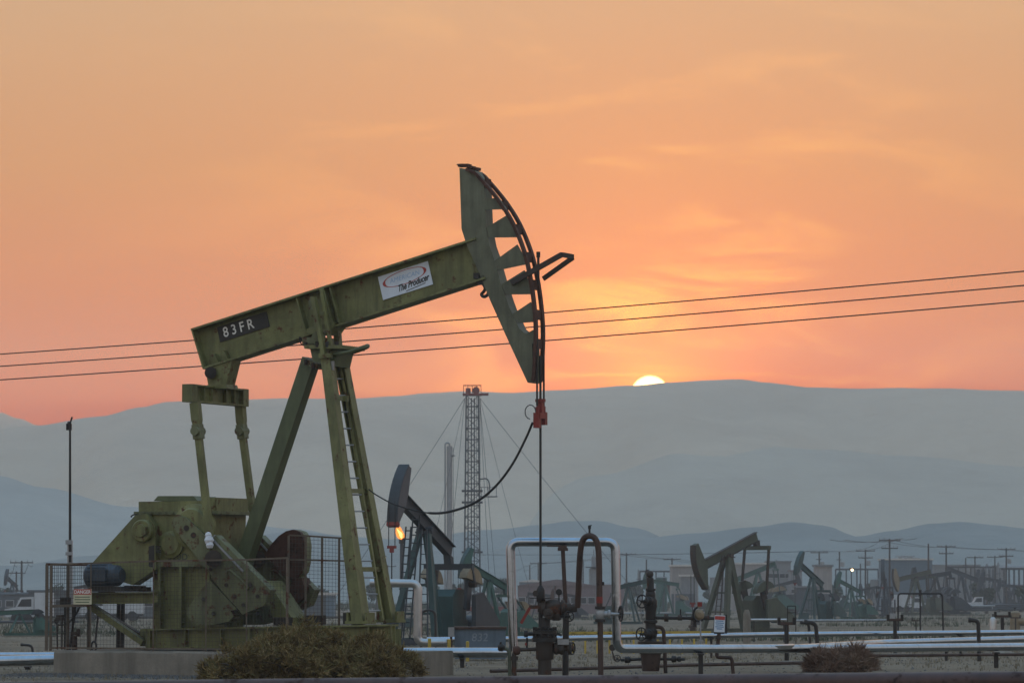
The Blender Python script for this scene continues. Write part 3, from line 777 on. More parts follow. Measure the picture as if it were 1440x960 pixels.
# --- samson post
def lat_bar(a, b, w, h, name, mt, par=None): return jb(MB().bar(a, b, w, h, EY), name, mt, par)
rl = lat_bar(J(438, 505, 0.0), J(312, 884, 0.0), 0.25, 0.25, 'post_leg', 'green_paint')
jb(slab([(428, 504), (447, 512), (445, 519), (426, 511)], -0.24, 0.24), 'leg_flange', 'worn_green', rl)
lg = {}
for s_, tp, bt in ((-1, (459, 492), (507, 877)), (1, (477, 492), (549, 875))):
    a, b = J(*tp, 0.27 * s_), J(*bt, 0.62 * s_)
    d_ = (b - a).normalized()
    lg[s_] = jb(MB().bar(a, b, 0.19, 0.17, EX, 0.25, 0.22) if s_ < 0 else MB().ibeam(a, b, 0.20, 0.19, 0.022, EX), 'post_leg', 'olive_paint')
    jb(MB().box(b + EZ * 0.03, (0.42, 0.36, 0.05), -PHI).box(b + EZ * 0.12 - EX * .18, (0.04, 0.3, 0.16), -PHI).box(b + EZ * 0.12 + EX * .18, (0.04, 0.3, 0.16), -PHI), 'foot_plate', 'olive_paint', lg[s_])
# ties between the front legs
for py_, in ((560,), (690,), (800,)):
    t = (py_ - 492) / 384
    a = J(459 + 48 * t, py_, -0.27 - .35 * t); b = J(477 + 72 * t, py_, 0.27 + .35 * t)
    jb(MB().bar(a, b, 0.08, 0.08), 'leg_tie', 'olive_paint')
# saddle: plate, bearing and side cheeks
sd = jb(slab([(428, 485), (482, 485), (482, 490), (428, 490)], -0.42, 0.42), 'saddle_plate', 'olive_paint')
jb(slab([(436, 490), (476, 490), (470, 515), (440, 508)], -0.30, 0.30), 'post_head', 'green_paint', sd)
jb(MB().cyl(J(448, 475, -0.40), J(448, 475, 0.40), 0.125, n=20).box(J(448, 480, 0), (0.36, 0.55, 0.12), -PHI), 'center_bearing', 'worn_green', sd)
jb(slab([(431, 462), (470, 452), (470, 458), (462, 470), (440, 470), (431, 468)], -0.22, 0.22), 'beam_clamp', 'olive_paint', sd)
jb(MB().bar(J(474, 462, 0.1), J(476, 488, 0.1), 0.10, 0.12, EY), 'safety_post', 'worn_green', sd)
m = MB()
for x, y, la in ((430, 485, -.3), (446, 484, -.36), (460, 484, -.36), (474, 484, -.3), (478, 508, .1), (430, 509, -.22), (440, 514, -.22)): m.cyl(J(x, y + 4, la - .05), J(x, y - 4, la - .05), 0.03, n=6)
jb(m, 'bolt_heads', 'dark_steel', sd)
jb(MB().tube(smoothpath([J(425, 478, -.2), J(421, 474, -.2), J(424, 484, -.2), J(432, 486, -.2)], 5), 0.012, 5), 'grease_line', 'wire_black', sd)
# ladder with rungs and safety rails going up past the beam
lad = thing_part = jb(MB().bar(J(463, 500, -.12), J(518, 872, -.12), 0.045, 0.06, EY), 'ladder', 'olive_paint')
jb(MB().bar(J(478, 500, .25), J(538, 872, .25), 0.045, 0.06, EY), 'stringer', 'olive_paint', lad)
for i in range(16):
    t = (i + 0.4) / 16
    a = J(463 + 55 * t, 500 + 372 * t, -.12); b = J(478 + 60 * t, 500 + 372 * t, .25)
    jb(MB().cyl(a, b, 0.016, n=6), 'rung', 'galvanised', lad)
jb(MB().bar(J(441, 418, -0.42), J(456, 500, -0.42), 0.07, 0.10, EY), 'beam_guide', 'olive_paint', lad)
jb(MB().bar(J(452, 405, -0.34), J(466, 492, -0.34), 0.06, 0.06, EY), 'beam_guide', 'olive_paint', lad)
for x_, y_, la_, sz_ in ((439, 426, -.40, (0.12, 0.03, 0.22)), (450, 440, -.38, (0.16, 0.03, 0.05)), (456, 465, -.38, (0.16, 0.03, 0.05))): jb(MB().box(J(x_, y_, la_), sz_, -PHI), 'guide_clip', 'worn_green', lad)
hoop = [J(470, 498, -.3), J(490, 495, -.45), J(508, 489, -.50), J(517, 486, -.25), J(514, 489, .1), J(495, 496, .3), J(480, 500, .3)]
jb(MB().tube(smoothpath(hoop, 5), 0.035, 8), 'safety_hoop', 'green_paint', lad)
jb(MB().box(J(466, 514, -.33), (0.10, 0.04, 0.16), -PHI), 'junction_box', 'galvanised', lad)
jb(MB().box(J(486, 560, -.16), (0.10, 0.05, 0.1), -PHI), 'bracket', 'olive_paint', lad)
jb(MB().box(J(458, 500, -.42), (.25, .06, .08), -PHI), 'bracket', 'olive_paint', lad)
jb(MB().ball(J(294, 759, -1.13), 0.085, 8).ball(J(295, 766, -1.14), 0.07, 8).ball(J(293, 752, -1.12), 0.06, 8), 'rag', 'rag_white', None, "white rag tied round the near pitman arm's foot")

# load-cell cable from the carrier bar to the post
cb = smoothpath([J(749, 594, -.1), J(740, 615, 0), J(722, 650, 0), J(700, 680, 0), J(675, 702, 0), J(650, 714, 0), J(620, 721, 0), J(590, 719, 0), J(555, 709, 0), J(530, 696, 0.2), J(519, 688, .4)], 6)
tag(MB().tube(cb, [0.022 if i < 40 else 0.012 for i in range(len(cb))], 6).build('control_cable', 'wire_black'), "black cable sagging from the red carrier bar to the big jack's legs", "cable")

# --- foundation and guard fence
f0, f1 = J(76, 930, -1.32), J(542, 930, -1.32)
xa, xb = (f0 - OJ).dot(EX), (f1 - OJ).dot(EX)
def jl(x, y, z): return OJ + EX * x + EY * y + EZ * z
fz = 0.40
m = MB()
nseg = 34
ring_ = []
for i in range(nseg + 1):
    x = xa + (xb - xa) * i / nseg
    w1, w2 = random.uniform(-.012, .012), random.uniform(-.018, .006)
    ring_.append([jl(x, -1.32 - .03 + w1, -0.15), jl(x, -1.32 + w1, fz - .03 + w2), jl(x, -1.29, fz + w2 * .3), jl(x, 1.29, fz), jl(x, 1.32, fz - .03), jl(x, 1.34, -0.15)])
vv = [p for r_ in ring_ for p in r_]
ff = [(i * 6 + k, (i + 1) * 6 + k, (i + 1) * 6 + k + 1, i * 6 + k + 1) for i in range(nseg) for k in range(5)] + [tuple(range(6)), tuple(nseg * 6 + k for k in range(5, -1, -1))]
tag(m.add(vv, ff).build('concrete_foundation', 'concrete', smooth=20), "long weathered concrete foundation slab under the big green pump jack", "foundation")

def fence_panel(root, pts_top, pts_bot, nm_mesh, pitch=0.066):
    """wire mesh between two poly-lines (top, bottom) of equal length"""
    m = MB()
    for (a, b), (c, d) in zip(zip(pts_top, pts_top[1:]), zip(pts_bot, pts_bot[1:])):
        L_ = (b - a).length; n = max(1, int(L_ / pitch)); hgt = (a - c).length; k = max(1, int(hgt / pitch))
        for i in range(n + 1):
            m.bar(a.lerp(b, i / n), c.lerp(d, i / n), 0.0045, 0.0045)
        for i in range(k + 1):
            m.bar(a.lerp(c, i / k), b.lerp(d, i / k), 0.0045, 0.0045)
    o = m.build(nm_mesh, 'wire_mesh', root, smooth=0); o["kind"] = "stuff"; return o
fl = -1.24
fx0 = J(70, 860, fl)
gf = thing('guard_fence', V((fx0.x, fx0.y, fz)), "low rusty wire mesh guard fence around the motor and cranks of the big jack", "fence")
ftop, fbot = 793, 913
top_pts = [J(72, 793.5, fl), J(128, 791.5, fl), J(216, 788.5, fl), J(290, 787.5, fl), J(347, 786.5, fl), J(404, 784, fl)]
bot_pts = [V((p.x, p.y, fz + 0.04)) for p in top_pts]
fence_panel(gf, top_pts, bot_pts, 'wire_mesh')
for i, (a, b) in enumerate(zip(top_pts, bot_pts)):
    MB().bar(b - EZ * 0.05, a, 0.045 if i in (0, 5) else 0.022, 0.045 if i in (0, 5) else 0.022).build('post', 'fence_rail', gf)
for a, b in zip(top_pts, top_pts[1:]): MB().bar(a, b, 0.035, 0.03).build('top_rail', 'fence_rail', gf)
for a, b in zip(bot_pts, bot_pts[1:]): MB().bar(a, b, 0.03, 0.03).build('bottom_rail', 'fence_rail', gf)
ml = [J(72, 852, fl), J(128, 850, fl)]
MB().bar(ml[0], ml[1], 0.05, 0.05).build('middle_rail', 'fence_rail', gf)
# end panel running back to the far corner
e0, e1 = J(66, 793, fl - .02), jl((J(66, 793, fl) - OJ).dot(EX), 0.2, J(66, 793, fl).z)
ee = [e0, e0.lerp(e1, .5), e1]; eb = [V((p.x, p.y, fz + .04)) for p in ee]
fence_panel(gf, ee, eb, 'wire_mesh')
for a, b in zip(ee, eb): MB().bar(b - EZ * .05, a, 0.05, 0.05).build('post', 'fence_rail', gf)
for a, b in zip(ee, ee[1:]): MB().bar(a, b, .045, .045).build('top_rail', 'rust_red', gf)
tf = thing('guard_fence', J(440, 880, .25), "taller dark wire mesh guard panel beside the big jack's front legs", "fence")
tt = [J(406, 752, .22), J(430, 753, .22), J(453, 754.5, .22), J(477, 756, .22), J(500, 757, .22)]
tm = [J(406, 786.5, .22), J(500, 788.5, .22)]
tbm = [V((p.x, p.y, 0.80)) for p in tt]
fence_panel(tf, tt, tbm, 'wire_mesh')
for a, b in zip(tt, tbm): MB().bar(b, a, .04, .04).build('post', 'fence_rail', tf)
for a, b in zip(tt, tt[1:]): MB().bar(a, b, .03, .03).build('top_rail', 'fence_rail', tf)
MB().bar(tm[0], tm[1], .028, .028).build('middle_rail', 'fence_rail', tf)
MB().bar(tbm[0], tbm[-1], .03, .03).build('bottom_rail', 'fence_rail', tf)

def quadp(pxs, lat): return JP(pxs, lat)
ds = thing('danger_sign', J(116, 850, fl - .05), "red and cream danger sign hung on the mesh fence by the motor", "sign")
sc_ = J(116, 838.5, fl - .05)
MB().prism(quad(sc_, 0.37, 0.27, EX, EZ), EY * .008).build('board', 'sign_cream', ds)
MB().prism(quad(sc_ + EZ * .085 - EY * .003, 0.36, 0.095, EX, EZ), EY * .002).build('header', 'sign_red', ds)
put_text("DANGER", 0.085, sc_ + EZ * .082 - EY * .006, EX, EZ, 'lettering', 'letter_white', ds, thick=.002)
for i, w_ in enumerate((.30, .32, .28)): MB().prism(quad(sc_ - EZ * (.005 + i * .045) - EY * .003, w_, .014, EX, EZ), EY * .001).build('text_line', 'sign_green', ds, smooth=0)

# electrical conduits standing by the motor end
cr = thing('conduit_rack', V((J(95, 912, -.5).x, J(95, 912, -.5).y, fz)), "cluster of thin dark conduits and hose inside the fence's left end", "conduits")
for x, y0 in ((81, 872), (87, 868), (91, 850), (95, 850), (102, 852)):
    b = J(x, 912, -.4); MB().cyl(V((b.x, b.y, fz)), J(x + random.uniform(-1, 1), y0, -.4), 0.016, n=7).build('conduit', 'black_iron', cr)
MB().tube(smoothpath([J(77, 872, -.4), J(82, 878, -.4), J(95, 876, -.4), J(106, 864, -.4), J(112, 853, -.4)], 5), 0.018, 6).build('hose', 'wire_black', cr)
MB().tube(smoothpath([J(98, 913, -.4), J(101, 890, -.4), J(104, 870, -.4), J(106, 852, -.4)], 5), 0.02, 6).build('hose', 'wire_black', cr)
MB().cyl(J(105, 914, -.5), J(105, 893, -.5), 0.05, n=10).box(J(105, 890, -.5), (.12, .1, .06), -PHI).box(J(110, 889, -.5), (.05, .05, .14), -PHI).build('stub_pipe', 'rust_pipe', cr)
MB().cyl(J(82, 872, -.4), J(78, 871, -.4), .04, n=8).box(J(85, 868, -.4), (.14, .08, .1), -PHI).build('fitting', 'iron_brown', cr)
for x in (166, 172):
    b = J(x, 912, .9); MB().bar(V((b.x, b.y, fz)), J(x + 1, 848, .9), .07, .07).build('support_leg', 'dark_steel', cr)
MB().tube([J(132 + 3.4 * math.cos(t), 908 - 6.5 * math.sin(t), -.9) for t in [i * math.pi / 8 for i in range(16)]], .018, 6, True).build('coiled_hose', 'wire_black', cr)
MB().bar(J(134, 902, -.9), J(138, 865, -.7), .03, .03).build('lever', 'black_iron', cr)

# slim mast with a small antenna behind the motor end
d_ = 74.0
mp0 = ground(99, d_)
am = thing('antenna_mast', mp0, "tall slim steel mast with a small antenna behind the big jack's motor", "mast")
MB().cyl(mp0 - EZ * .1, at(98.5, 760, d_), 0.05, n=10).build('lower_tube', 'galvanised', am)
MB().cyl(at(98.5, 790, d_ - .06), at(98.5, 594, d_ - .06), 0.026, 0.02, n=8).build('upper_tube', 'dark_steel', am)
MB().box(at(97, 600, d_), (.10, .08, .12)).cyl(at(95, 596, d_), at(99, 596, d_), .05, n=10).bar(at(97, 600, d_), at(101.5, 586, d_), .03, .03).build('antenna', 'wire_black', am)
MB().box(at(97, 762, d_ - .05), (.12, .1, .08)).box(at(97, 778, d_ - .05), (.12, .1, .06)).build('clamp', 'galvanised', am)
# ================================================================== wells, pipes and stands near the big jack
def part(mb, name, mt, par, label=None, root=None, stuff=False):
    o = mb.build(name, mt, par, root)
    if label: o["label"] = label
    if stuff: o["kind"] = "stuff"
    return o
def bolts(c, axis, r, n, br=0.016, ln=0.09):
    d, a, b = frame(axis); m = MB()
    for i in range(n):
        t = 2 * math.pi * i / n; p = V(c) + a * math.cos(t) * r + b * math.sin(t) * r
        m.cyl(p - d * ln / 2, p + d * ln / 2, br, n=6)
    return m
S1 = FPX / 68.2

# --- wellhead under the polished rod
wy = ROD_TOP.y
def W(px, py, dy=0.0): return at(px + (ROD_TOP.x * FPX / wy + 720 - 761.0), py, wy + dy)
wb = W(767, 900); wb = V((wb.x, wb.y, 0))
wh = thing('wellhead', wb, "dark oily wellhead with stuffing box and valves below the polished rod", "wellhead")
def vz(py): return W(767, py).z
def wl(prof, mt, name, par=None, px=767, n=20):
    c = W(px, 900); return part(MB().lathe(V((c.x, c.y, 0)), EZ, [(vz(y), r) for y, r in prof], n), name, mt, par or wh, root=wh)
wl([(948, .115), (926, .115)], 'iron_brown', 'casing')
sp = wl([(927, .135), (925, .15), (904, .155), (901, .15)], 'iron_brown', 'casing_spool')
fl_ = wl([(902, .215), (896, .215), (895, .17), (892, .17), (891, .205), (886, .205), (885, .15), (882, .15), (881, .10), (868, .085)], 'black_iron', 'flange_stack')
part(bolts(V((wb.x, wb.y, vz(890))), EZ, .185, 10, .02, .22), 'stud_bolts', 'black_iron', fl_, root=wh, stuff=True)
ROD = V((ROD_TOP.x, wy, 0))
part(MB().lathe(ROD, EZ, [(vz(884), .035), (vz(860), .035), (vz(860), .05), (vz(846), .05), (vz(846), .07), (vz(841), .07)], 14), 'riser', 'black_iron', wh)
sb_ = part(MB().lathe(ROD, EZ, [(vz(841), .07), (vz(839), .075), (vz(829), .07), (vz(826), .055), (vz(823), .03)], 14), 'stuffing_box', 'black_iron', wh)
part(MB().cyl(ROD + EZ * vz(841), ROD + EZ * vz(839.5), .19, n=18), 'drip_plate', 'black_iron', sb_, root=wh)
part(MB().box(W(754.5, 834), (.07, .07, .10)).cyl(W(754, 834, -.06), W(754, 834, .06), .05, n=10), 'lubricator', 'iron_brown', sb_, root=wh)
vb = part(MB().lathe(W(760, 853.5), V((1, 0, 0)), [(-.02, .08), (.03, .11), (.04, .145), (.09, .145), (.10, .10), (.15, .125), (.24, .14), (.33, .12), (.36, .09), (.37, .13), (.42, .13), (.43, .08), (.46, .07)], 16), 'cross_valve', 'iron_brown', wh)
part(MB().lathe(W(783, 872), EZ, [(0, .06), (.04, .09), (.12, .10), (.2, .08)], 12).cyl(W(772, 884), W(772, 862), .035, n=10).bar(W(772, 866), W(790, 866), .12, .12), 'lower_valve', 'iron_brown', wh)
part(MB().lathe(W(796, 854.5), V((1, 0, 0)), [(0, .06), (.04, .085), (.09, .085), (.10, .06), (.14, .075), (.20, .06)], 12), 'union', 'iron_brown', vb, root=wh)
part(MB().cyl(W(787, 846), W(787, 836), .012, n=6).lathe(W(787, 832, -.05), V((0, 1, 0)), [(0, .055), (.08, .055)], 14), 'pressure_gauge', 'black_iron', wh)
part(MB().bar(W(745, 853, -.05), W(761, 853, -.05), .05, .06), 'lever_pivot', 'iron_brown', wh)
part(MB().bar(W(746, 854, -.08), W(733.5, 876, -.08), .035, .05), 'lever', 'red_paint', wh, "faded red lever")
part(MB().lathe(W(738, 890.5), V((1, 0, 0)), [(0, .035), (.0, .06), (.06, .06), (.07, .03), (.16, .03)], 12).cyl(W(742, 896), W(742, 914), .018, n=8), 'side_valve', 'black_iron', wh)
part(MB().cyl(W(741, 903), W(741, 907), .022, n=8), 'red_band', 'red_paint', wh)
part(MB().cyl(W(729, 913), W(760, 912), .032, n=12), 'side_pipe', 'iron_brown', wh)
part(MB().lathe(W(722, 914), V((1, 0, 0)), [(0, .05), (.03, .075), (.10, .075), (.13, .05)], 16), 'end_flange', 'rust_red', wh)
part(MB().cyl(W(724, 918), V((W(724, 918).x, wy, 0)), .04, n=12).cyl(W(724, 928), W(724, 922), .065, n=12), 'drop_pipe', 'iron_brown', wh)
part(MB().tube(fillet([W(701, 911), W(717, 912), V((W(718, 912).x, wy, -.02))], .08), .032, 10), 'bent_pipe', 'drab_green', wh)
part(MB().lathe(W(701, 910), V((1, 0, 0)), [(0, .03), (.02, .06), (.08, .065), (.12, .035)], 12).cyl(W(705, 908), W(705, 902), .02, n=8), 'bleed_valve', 'black_iron', wh)
part(MB().lathe(W(779, 911), V((1, 0, 0)), [(0, .06), (.02, .10), (.06, .11), (.10, .09), (.13, .11), (.17, .11), (.18, .05), (.24, .05), (.25, .11), (.30, .11), (.31, .06), (.35, .05)], 16), 'right_valve', 'iron_brown', wh)
part(MB().box(W(793, 902, -.05), (.19, .12, .09)), 'clamp', 'galvanised', wh)
part(MB().bar(W(784, 890), W(791, 893), .04, .04), 'studs', 'black_iron', wh)
part(MB().lathe(W(772, 862, -.12), V((0, -1, 0)), [(0, .07), (.05, .09), (.09, .09), (.10, .04), (.16, .03)], 12), 'side_outlet', 'iron_brown', wh)
part(MB().wheel(W(801, 866, -.12), V((.25, -1, 0)), .085, .012), 'handwheel', 'black_iron', wh)
part(MB().cyl(W(790, 866, -.05), W(801, 866, -.12), .025, n=8), 'valve_stem', 'black_iron', wh)
part(MB().lathe(W(752, 890), V((1, 0, 0)), [(0, .05), (.02, .085), (.07, .085), (.08, .05)], 12), 'side_flange', 'black_iron', wh)
part(MB().wheel(W(806, 911, -.02), V((1, -.5, 0)), .10, .013), 'handwheel', 'black_iron', wh)

# --- post that carries the insulated pipe
pp = at(795, 938, 69.2); pp.z = 0
ps = thing('pipe_support', pp, "rusty brown post holding up the silver pipe arch beside the wellhead", "pipe support")
part(MB().cyl(pp - EZ * .1, at(796, 862, 69.2), .055, n=12), 'lower_post', 'dark_steel', ps)
part(MB().cyl(at(796, 866, 69.2), at(791.5, 772, 69.2), .036, n=12), 'upper_post', 'rust_pipe', ps)
part(MB().cyl(at(791.5, 774, 69.2), at(791.5, 770, 69.2), .09, n=12).box(at(791, 769, 69.2), (.15, .15, .03)), 'cap_plate', 'rust_pipe', ps)
part(MB().box(at(783, 767.3, 69.2), (.34, .12, .025)), 'saddle', 'rust_pipe', ps)

# --- insulated silver pipe arch that runs on to the right as a line
ya = 69.35
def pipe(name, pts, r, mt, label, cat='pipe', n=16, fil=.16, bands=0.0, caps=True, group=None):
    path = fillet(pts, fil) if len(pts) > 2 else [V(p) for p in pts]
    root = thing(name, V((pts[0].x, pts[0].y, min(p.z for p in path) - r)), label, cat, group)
    part(MB().tube(path, r, n), 'jacket' if mt in ('sky_tint_aluminium', 'white_pipe') else 'tube', mt, root)
    if bands > 0:                                   # sheet-metal seams
        for a, b in zip(pts, pts[1:]):
            L_ = (b - a).length; k = int(L_ / bands)
            d = (b - a).normalized()
            for i in range(1, k + 1):
                q = a.lerp(b, i / (k + 1))
                part(MB().cyl(q - d * .02, q + d * .02, r * 1.035, n=n), 'band', mt, root)
    return root
arch = pipe('insulated_pipe_arch', [at(722, 915, ya), at(717.5, 761.5, ya), at(865, 761.5, ya), at(867.5, 911.5, ya), at(1000, 911.5, 71), at(1200, 911, 74), at(1500, 908, 78)], .078, 'sky_tint_aluminium',
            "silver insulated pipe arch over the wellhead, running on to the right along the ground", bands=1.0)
pipe('insulated_pipe', [at(-120, 931, 75.5), at(590, 917, 77), at(712, 917, 77.5)], .098, 'sky_tint_aluminium', "silver insulated pipe passing behind the foundation to the arch's left foot", bands=1.2)
pipe('insulated_pipe', [at(-120, 921, 79), at(78, 920.5, 79)], .06, 'sky_tint_aluminium', "thinner silver pipe at the left edge, behind the thick one", bands=1.5)
pipe('insulated_pipe', [at(600, 899, 89), at(760, 897.5, 89.5), at(1100, 891.5, 93), at(1500, 888, 96)], .062, 'sky_tint_aluminium', "long rear silver pipe crossing behind both wellheads", bands=1.5)
pipe('insulated_pipe', [at(1080, 913, 79), at(1240, 903.5, 84), at(1500, 896, 88)], .075, 'sky_tint_aluminium', "silver pipe slanting away between the front and rear lines at right", bands=1.5)
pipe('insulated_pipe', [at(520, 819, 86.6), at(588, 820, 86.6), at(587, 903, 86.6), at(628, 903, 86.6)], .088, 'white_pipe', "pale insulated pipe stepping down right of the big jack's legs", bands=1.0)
# low sleepers that carry the ground lines
for i, (x, y, Y, w_, lab) in enumerate([(40, 938, 75.3, .10, "short steel sleeper under the silver pipes at the left edge"), (650, 926, 77.2, .08, "short steel sleeper under the silver pipe left of the arch"),
                                 (985, 920, 70.8, .08, "short steel sleeper under the front silver pipe beside the second wellhead"), (1180, 918, 73.8, .08, "short steel sleeper under the front silver pipe near the red brush"), (1400, 918, 76.8, .08, "short steel sleeper under the front silver pipe at the right edge"),
                                 (1000, 898, 91.8, .05, "small steel sleeper under the rear silver pipe behind the small sign"), (1350, 894, 94.8, .05, "small steel sleeper under the rear silver pipe at right"), (1330, 905, 85.7, .06, "small steel sleeper under the slanting silver pipe")]):
    g = ground(x, Y); t = at(x, y, Y)
    s_ = thing('pipe_sleeper', g, lab, "pipe support", "sleepers under the silver pipes")
    part(MB().bar(g - EZ * .1, V((g.x, g.y, t.z)), w_, w_), 'stub', 'dark_steel', s_)
    part(MB().box(V((g.x, g.y, t.z + .01)), (.10, .40, .03)), 'cross_bar', 'dark_steel', s_)
# off-white trough cover lying on the front line
tc0 = at(1086, 909.5, 72.4)
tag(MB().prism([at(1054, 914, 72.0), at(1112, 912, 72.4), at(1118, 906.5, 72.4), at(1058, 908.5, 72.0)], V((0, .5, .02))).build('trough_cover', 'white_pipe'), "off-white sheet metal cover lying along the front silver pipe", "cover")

# --- rusty inverted U pipe with a gate valve
yu = 67.6
def U(px, py, dy=0): return at(px, py, yu + dy)
g0 = U(845, 943); g0.z = 0
ur_ = thing('rusty_riser', g0, "rusty brown inverted U pipe with a red band and gate valve beside the arch", "pipe")
part(MB().tube(smoothpath([U(812, 853, .5), U(813.5, 830, .4), U(815, 790, .2), U(817.5, 766, .1), U(822, 756, .05), U(829, 753, 0), U(836, 756, 0), U(840.5, 766, 0), U(842.5, 790, 0), U(843, 852, 0)], 5), .052, 14), 'u_tube', 'rust_pipe', ur_)
part(MB().cyl(U(843, 847.5), U(843, 838.5), .0545, n=14), 'red_band', 'red_paint', ur_, "red painted band")
part(MB().cyl(U(829, 752), U(829, 738), .018, n=8).box(U(829, 741), (.05, .03, .05)).bar(U(827, 740), U(832, 738), .02, .02), 'vent_cock', 'black_iron', ur_)
for y0, y1 in ((856, 852), (874, 870)):
    part(MB().cyl(U(844, y0), U(844, y1), .09, n=16), 'flange', 'black_iron', ur_)
gv = part(MB().lathe(U(844, 870), EZ, [(0, .06), (.03, .075), (.10, .085), (.15, .07), (.17, .06)], 14), 'gate_valve', 'galvanised', ur_)
part(MB().lathe(U(844, 863), V((1, 0, 0)), [(0, .06), (.12, .055), (.14, .075), (.17, .075), (.18, .03), (.34, .022)], 12), 'bonnet', 'galvanised', gv, root=ur_)
part(MB().wheel(U(873, 862), V((1, .25, 0)), .125, .016), 'handwheel', 'black_iron', gv, root=ur_)
part(MB().cyl(U(844, 872), g0 - EZ * .1, .047, n=14), 'lower_pipe', 'rust_pipe', ur_)
part(MB().box(U(848, 820), (.04, .05, .06)), 'fitting', 'black_iron', ur_)

# --- second wellhead
y2 = 72.5
def Q(px, py, dy=0): return at(px, py, y2 + dy)
w2 = V((Q(915, 900).x, y2, 0))
wh2 = thing('wellhead', w2, "second wellhead with a squat pot base and two hand wheels, right of the arch", "wellhead")
def qz(py): return Q(915, py).z
def ql(prof, mt, name, par=None, n=20): return part(MB().lathe(w2, EZ, [(qz(y), r) for y, r in prof], n), name, mt, par or wh2, root=wh2)
ql([(943, .15), (940, .16), (918, .185), (916, .185)], 'rust_pipe', 'pot_base')
f2 = ql([(919, .20), (914, .235), (908, .235), (907, .20), (905, .20), (904, .235), (901, .235)], 'iron_brown', 'base_flange')
part(bolts(V((w2.x, w2.y, qz(908))), EZ, .20, 10, .018, .16), 'stud_bolts', 'iron_brown', f2, root=wh2, stuff=True)
ql([(901, .12), (897, .10), (890, .125), (886, .125), (884, .10), (882, .095), (876, .095), (875, .125), (872, .125), (871, .095), (860, .095), (852, .12), (844, .12), (840, .09), (833, .085), (830, .065), (812, .055)], 'black_iron', 'tree_stem')
ql([(838, .09), (835, .09), (834, .07), (831, .07), (830, .09), (827, .09)], 'dark_steel', 'upper_flange')
part(MB().ball(Q(914, 807), .066, 14).cyl(Q(914, 812, 0), Q(914, 824, 0), .055, n=12), 'tree_cap', 'iron_brown', wh2)
for x, y in ((903, 845), (902, 891)):
    bd = part(MB().lathe(Q(915, y, -.05), V((-.6, -.8, 0)), [(0, .085), (.08, .09), (.10, .06), (.16, .03), (.30, .02)], 12), 'valve_bonnet', 'black_iron', wh2)
    part(MB().wheel(Q(x, y, -.25), V((-.6, -.8, 0)), .115, .013), 'handwheel', 'black_iron', bd, root=wh2)
part(MB().tube(fillet([Q(916, 881), Q(933, 881), V((Q(936, 890).x, y2, -.05))], .2), .036, 10), 'bypass_pipe', 'rust_pipe', wh2)
part(MB().cyl(Q(918, 868), Q(1004, 869), .030, n=10), 'flow_line', 'dark_steel', wh2)
for x, r_ in ((937, .07), (956, .05), (975, .05), (994, .045)): part(MB().cyl(Q(x - 3, 868), Q(x + 3, 868), r_, n=12), 'flow_flange', 'iron_brown', wh2)
part(MB().cyl(Q(957, 866), Q(957, 856), .012, n=6), 'stem', 'black_iron', wh2)
part(MB().lathe(Q(983, 864, -.12), V((0, 1, 0)), [(0, .05), (.04, .10), (.20, .10), (.24, .05)], 16).box(Q(983, 850, 0), (.07, .07, .10)), 'check_valve', 'tan_paint', wh2)
part(MB().tube([Q(983 + 8 * math.cos(t), 863 - 10 * math.sin(t), -.14) for t in [1.8 + i * .28 for i in range(14)]], .022, 6).cyl(Q(977, 872, -.1), Q(977, 881, -.1), .03, n=8), 'hose', 'black_iron', wh2)
part(MB().box(Q(984, 849, 0), (.08, .08, .08)), 'valve_cap', 'red_paint', wh2)
part(MB().cyl(Q(873, 927.5), Q(904, 926), .028, n=10).lathe(Q(878, 927, 0), V((1, 0, 0)), [(0, .03), (.01, .055), (.06, .06), (.10, .055), (.12, .03)], 12), 'kill_line', 'black_iron', wh2)
part(MB().lathe(Q(861, 910, -.05), V((0, -1, 0)), [(0, .06), (.05, .06)], 16).cyl(Q(861, 915), Q(864, 927), .014, n=6).cyl(Q(863, 927), Q(874, 927), .014, n=6), 'pressure_gauge', 'iron_brown', wh2)
part(MB().wheel(Q(868, 925, -.1), V((.3, -.95, 0)), .06, .008), 'small_handwheel', 'black_iron', wh2)
part(MB().cyl(Q(928, 926), Q(963, 926.5), .026, n=10).lathe(Q(944, 926, 0), V((1, 0, 0)), [(0, .03), (.01, .06), (.08, .06), (.10, .03), (.13, .05), (.17, .05), (.18, .02)], 12), 'drain_line', 'dark_steel', wh2)

# --- thin marker rod, warning sign on its bent pipe
mr0 = Q(986, 941, -1.0); mr0.z = 0
tag(MB().cyl(mr0 - EZ * .05, Q(985, 872, -1.0), .014, n=6).box(Q(985.5, 900, -1.0), (.07, .03, .02)).build('marker_rod', 'galvanised'), "thin bare marker rod standing in front of the second wellhead's flow line", "rod")
ws = thing('warning_sign', V((Q(1011, 940).x, y2 - .8, 0)), "small red and white warning sign on a bent rusty pipe", "sign")
sc2 = Q(1012, 876.5, -.8); wu = V((1, 0, -.05)).normalized(); wv = V((.05, 0, 1)).normalized()
part(MB().prism(quad(sc2, .19, .30, wu, wv), V((0, .01, 0))), 'board', 'sign_white', ws)
part(MB().prism(quad(sc2 + wv * .105 - V((0, .004, 0)), .18, .065, wu, wv), V((0, .002, 0))), 'header', 'sign_red', ws)
for i, w_ in enumerate((.13, .15, .12, .15, .10)):
    part(MB().prism(quad(sc2 + wv * (.05 - i * .035) - V((0, .004, 0)), w_, .016, wu, wv), V((0, .002, 0))), 'text_line', 'sign_blue', ws)
part(MB().box(sc2 - wv * .165, (.19, .02, .03)).box(sc2 + wu * .115 + V((0, .03, 0)), (.04, .02, .34)), 'back_plate', 'sign_black', ws)
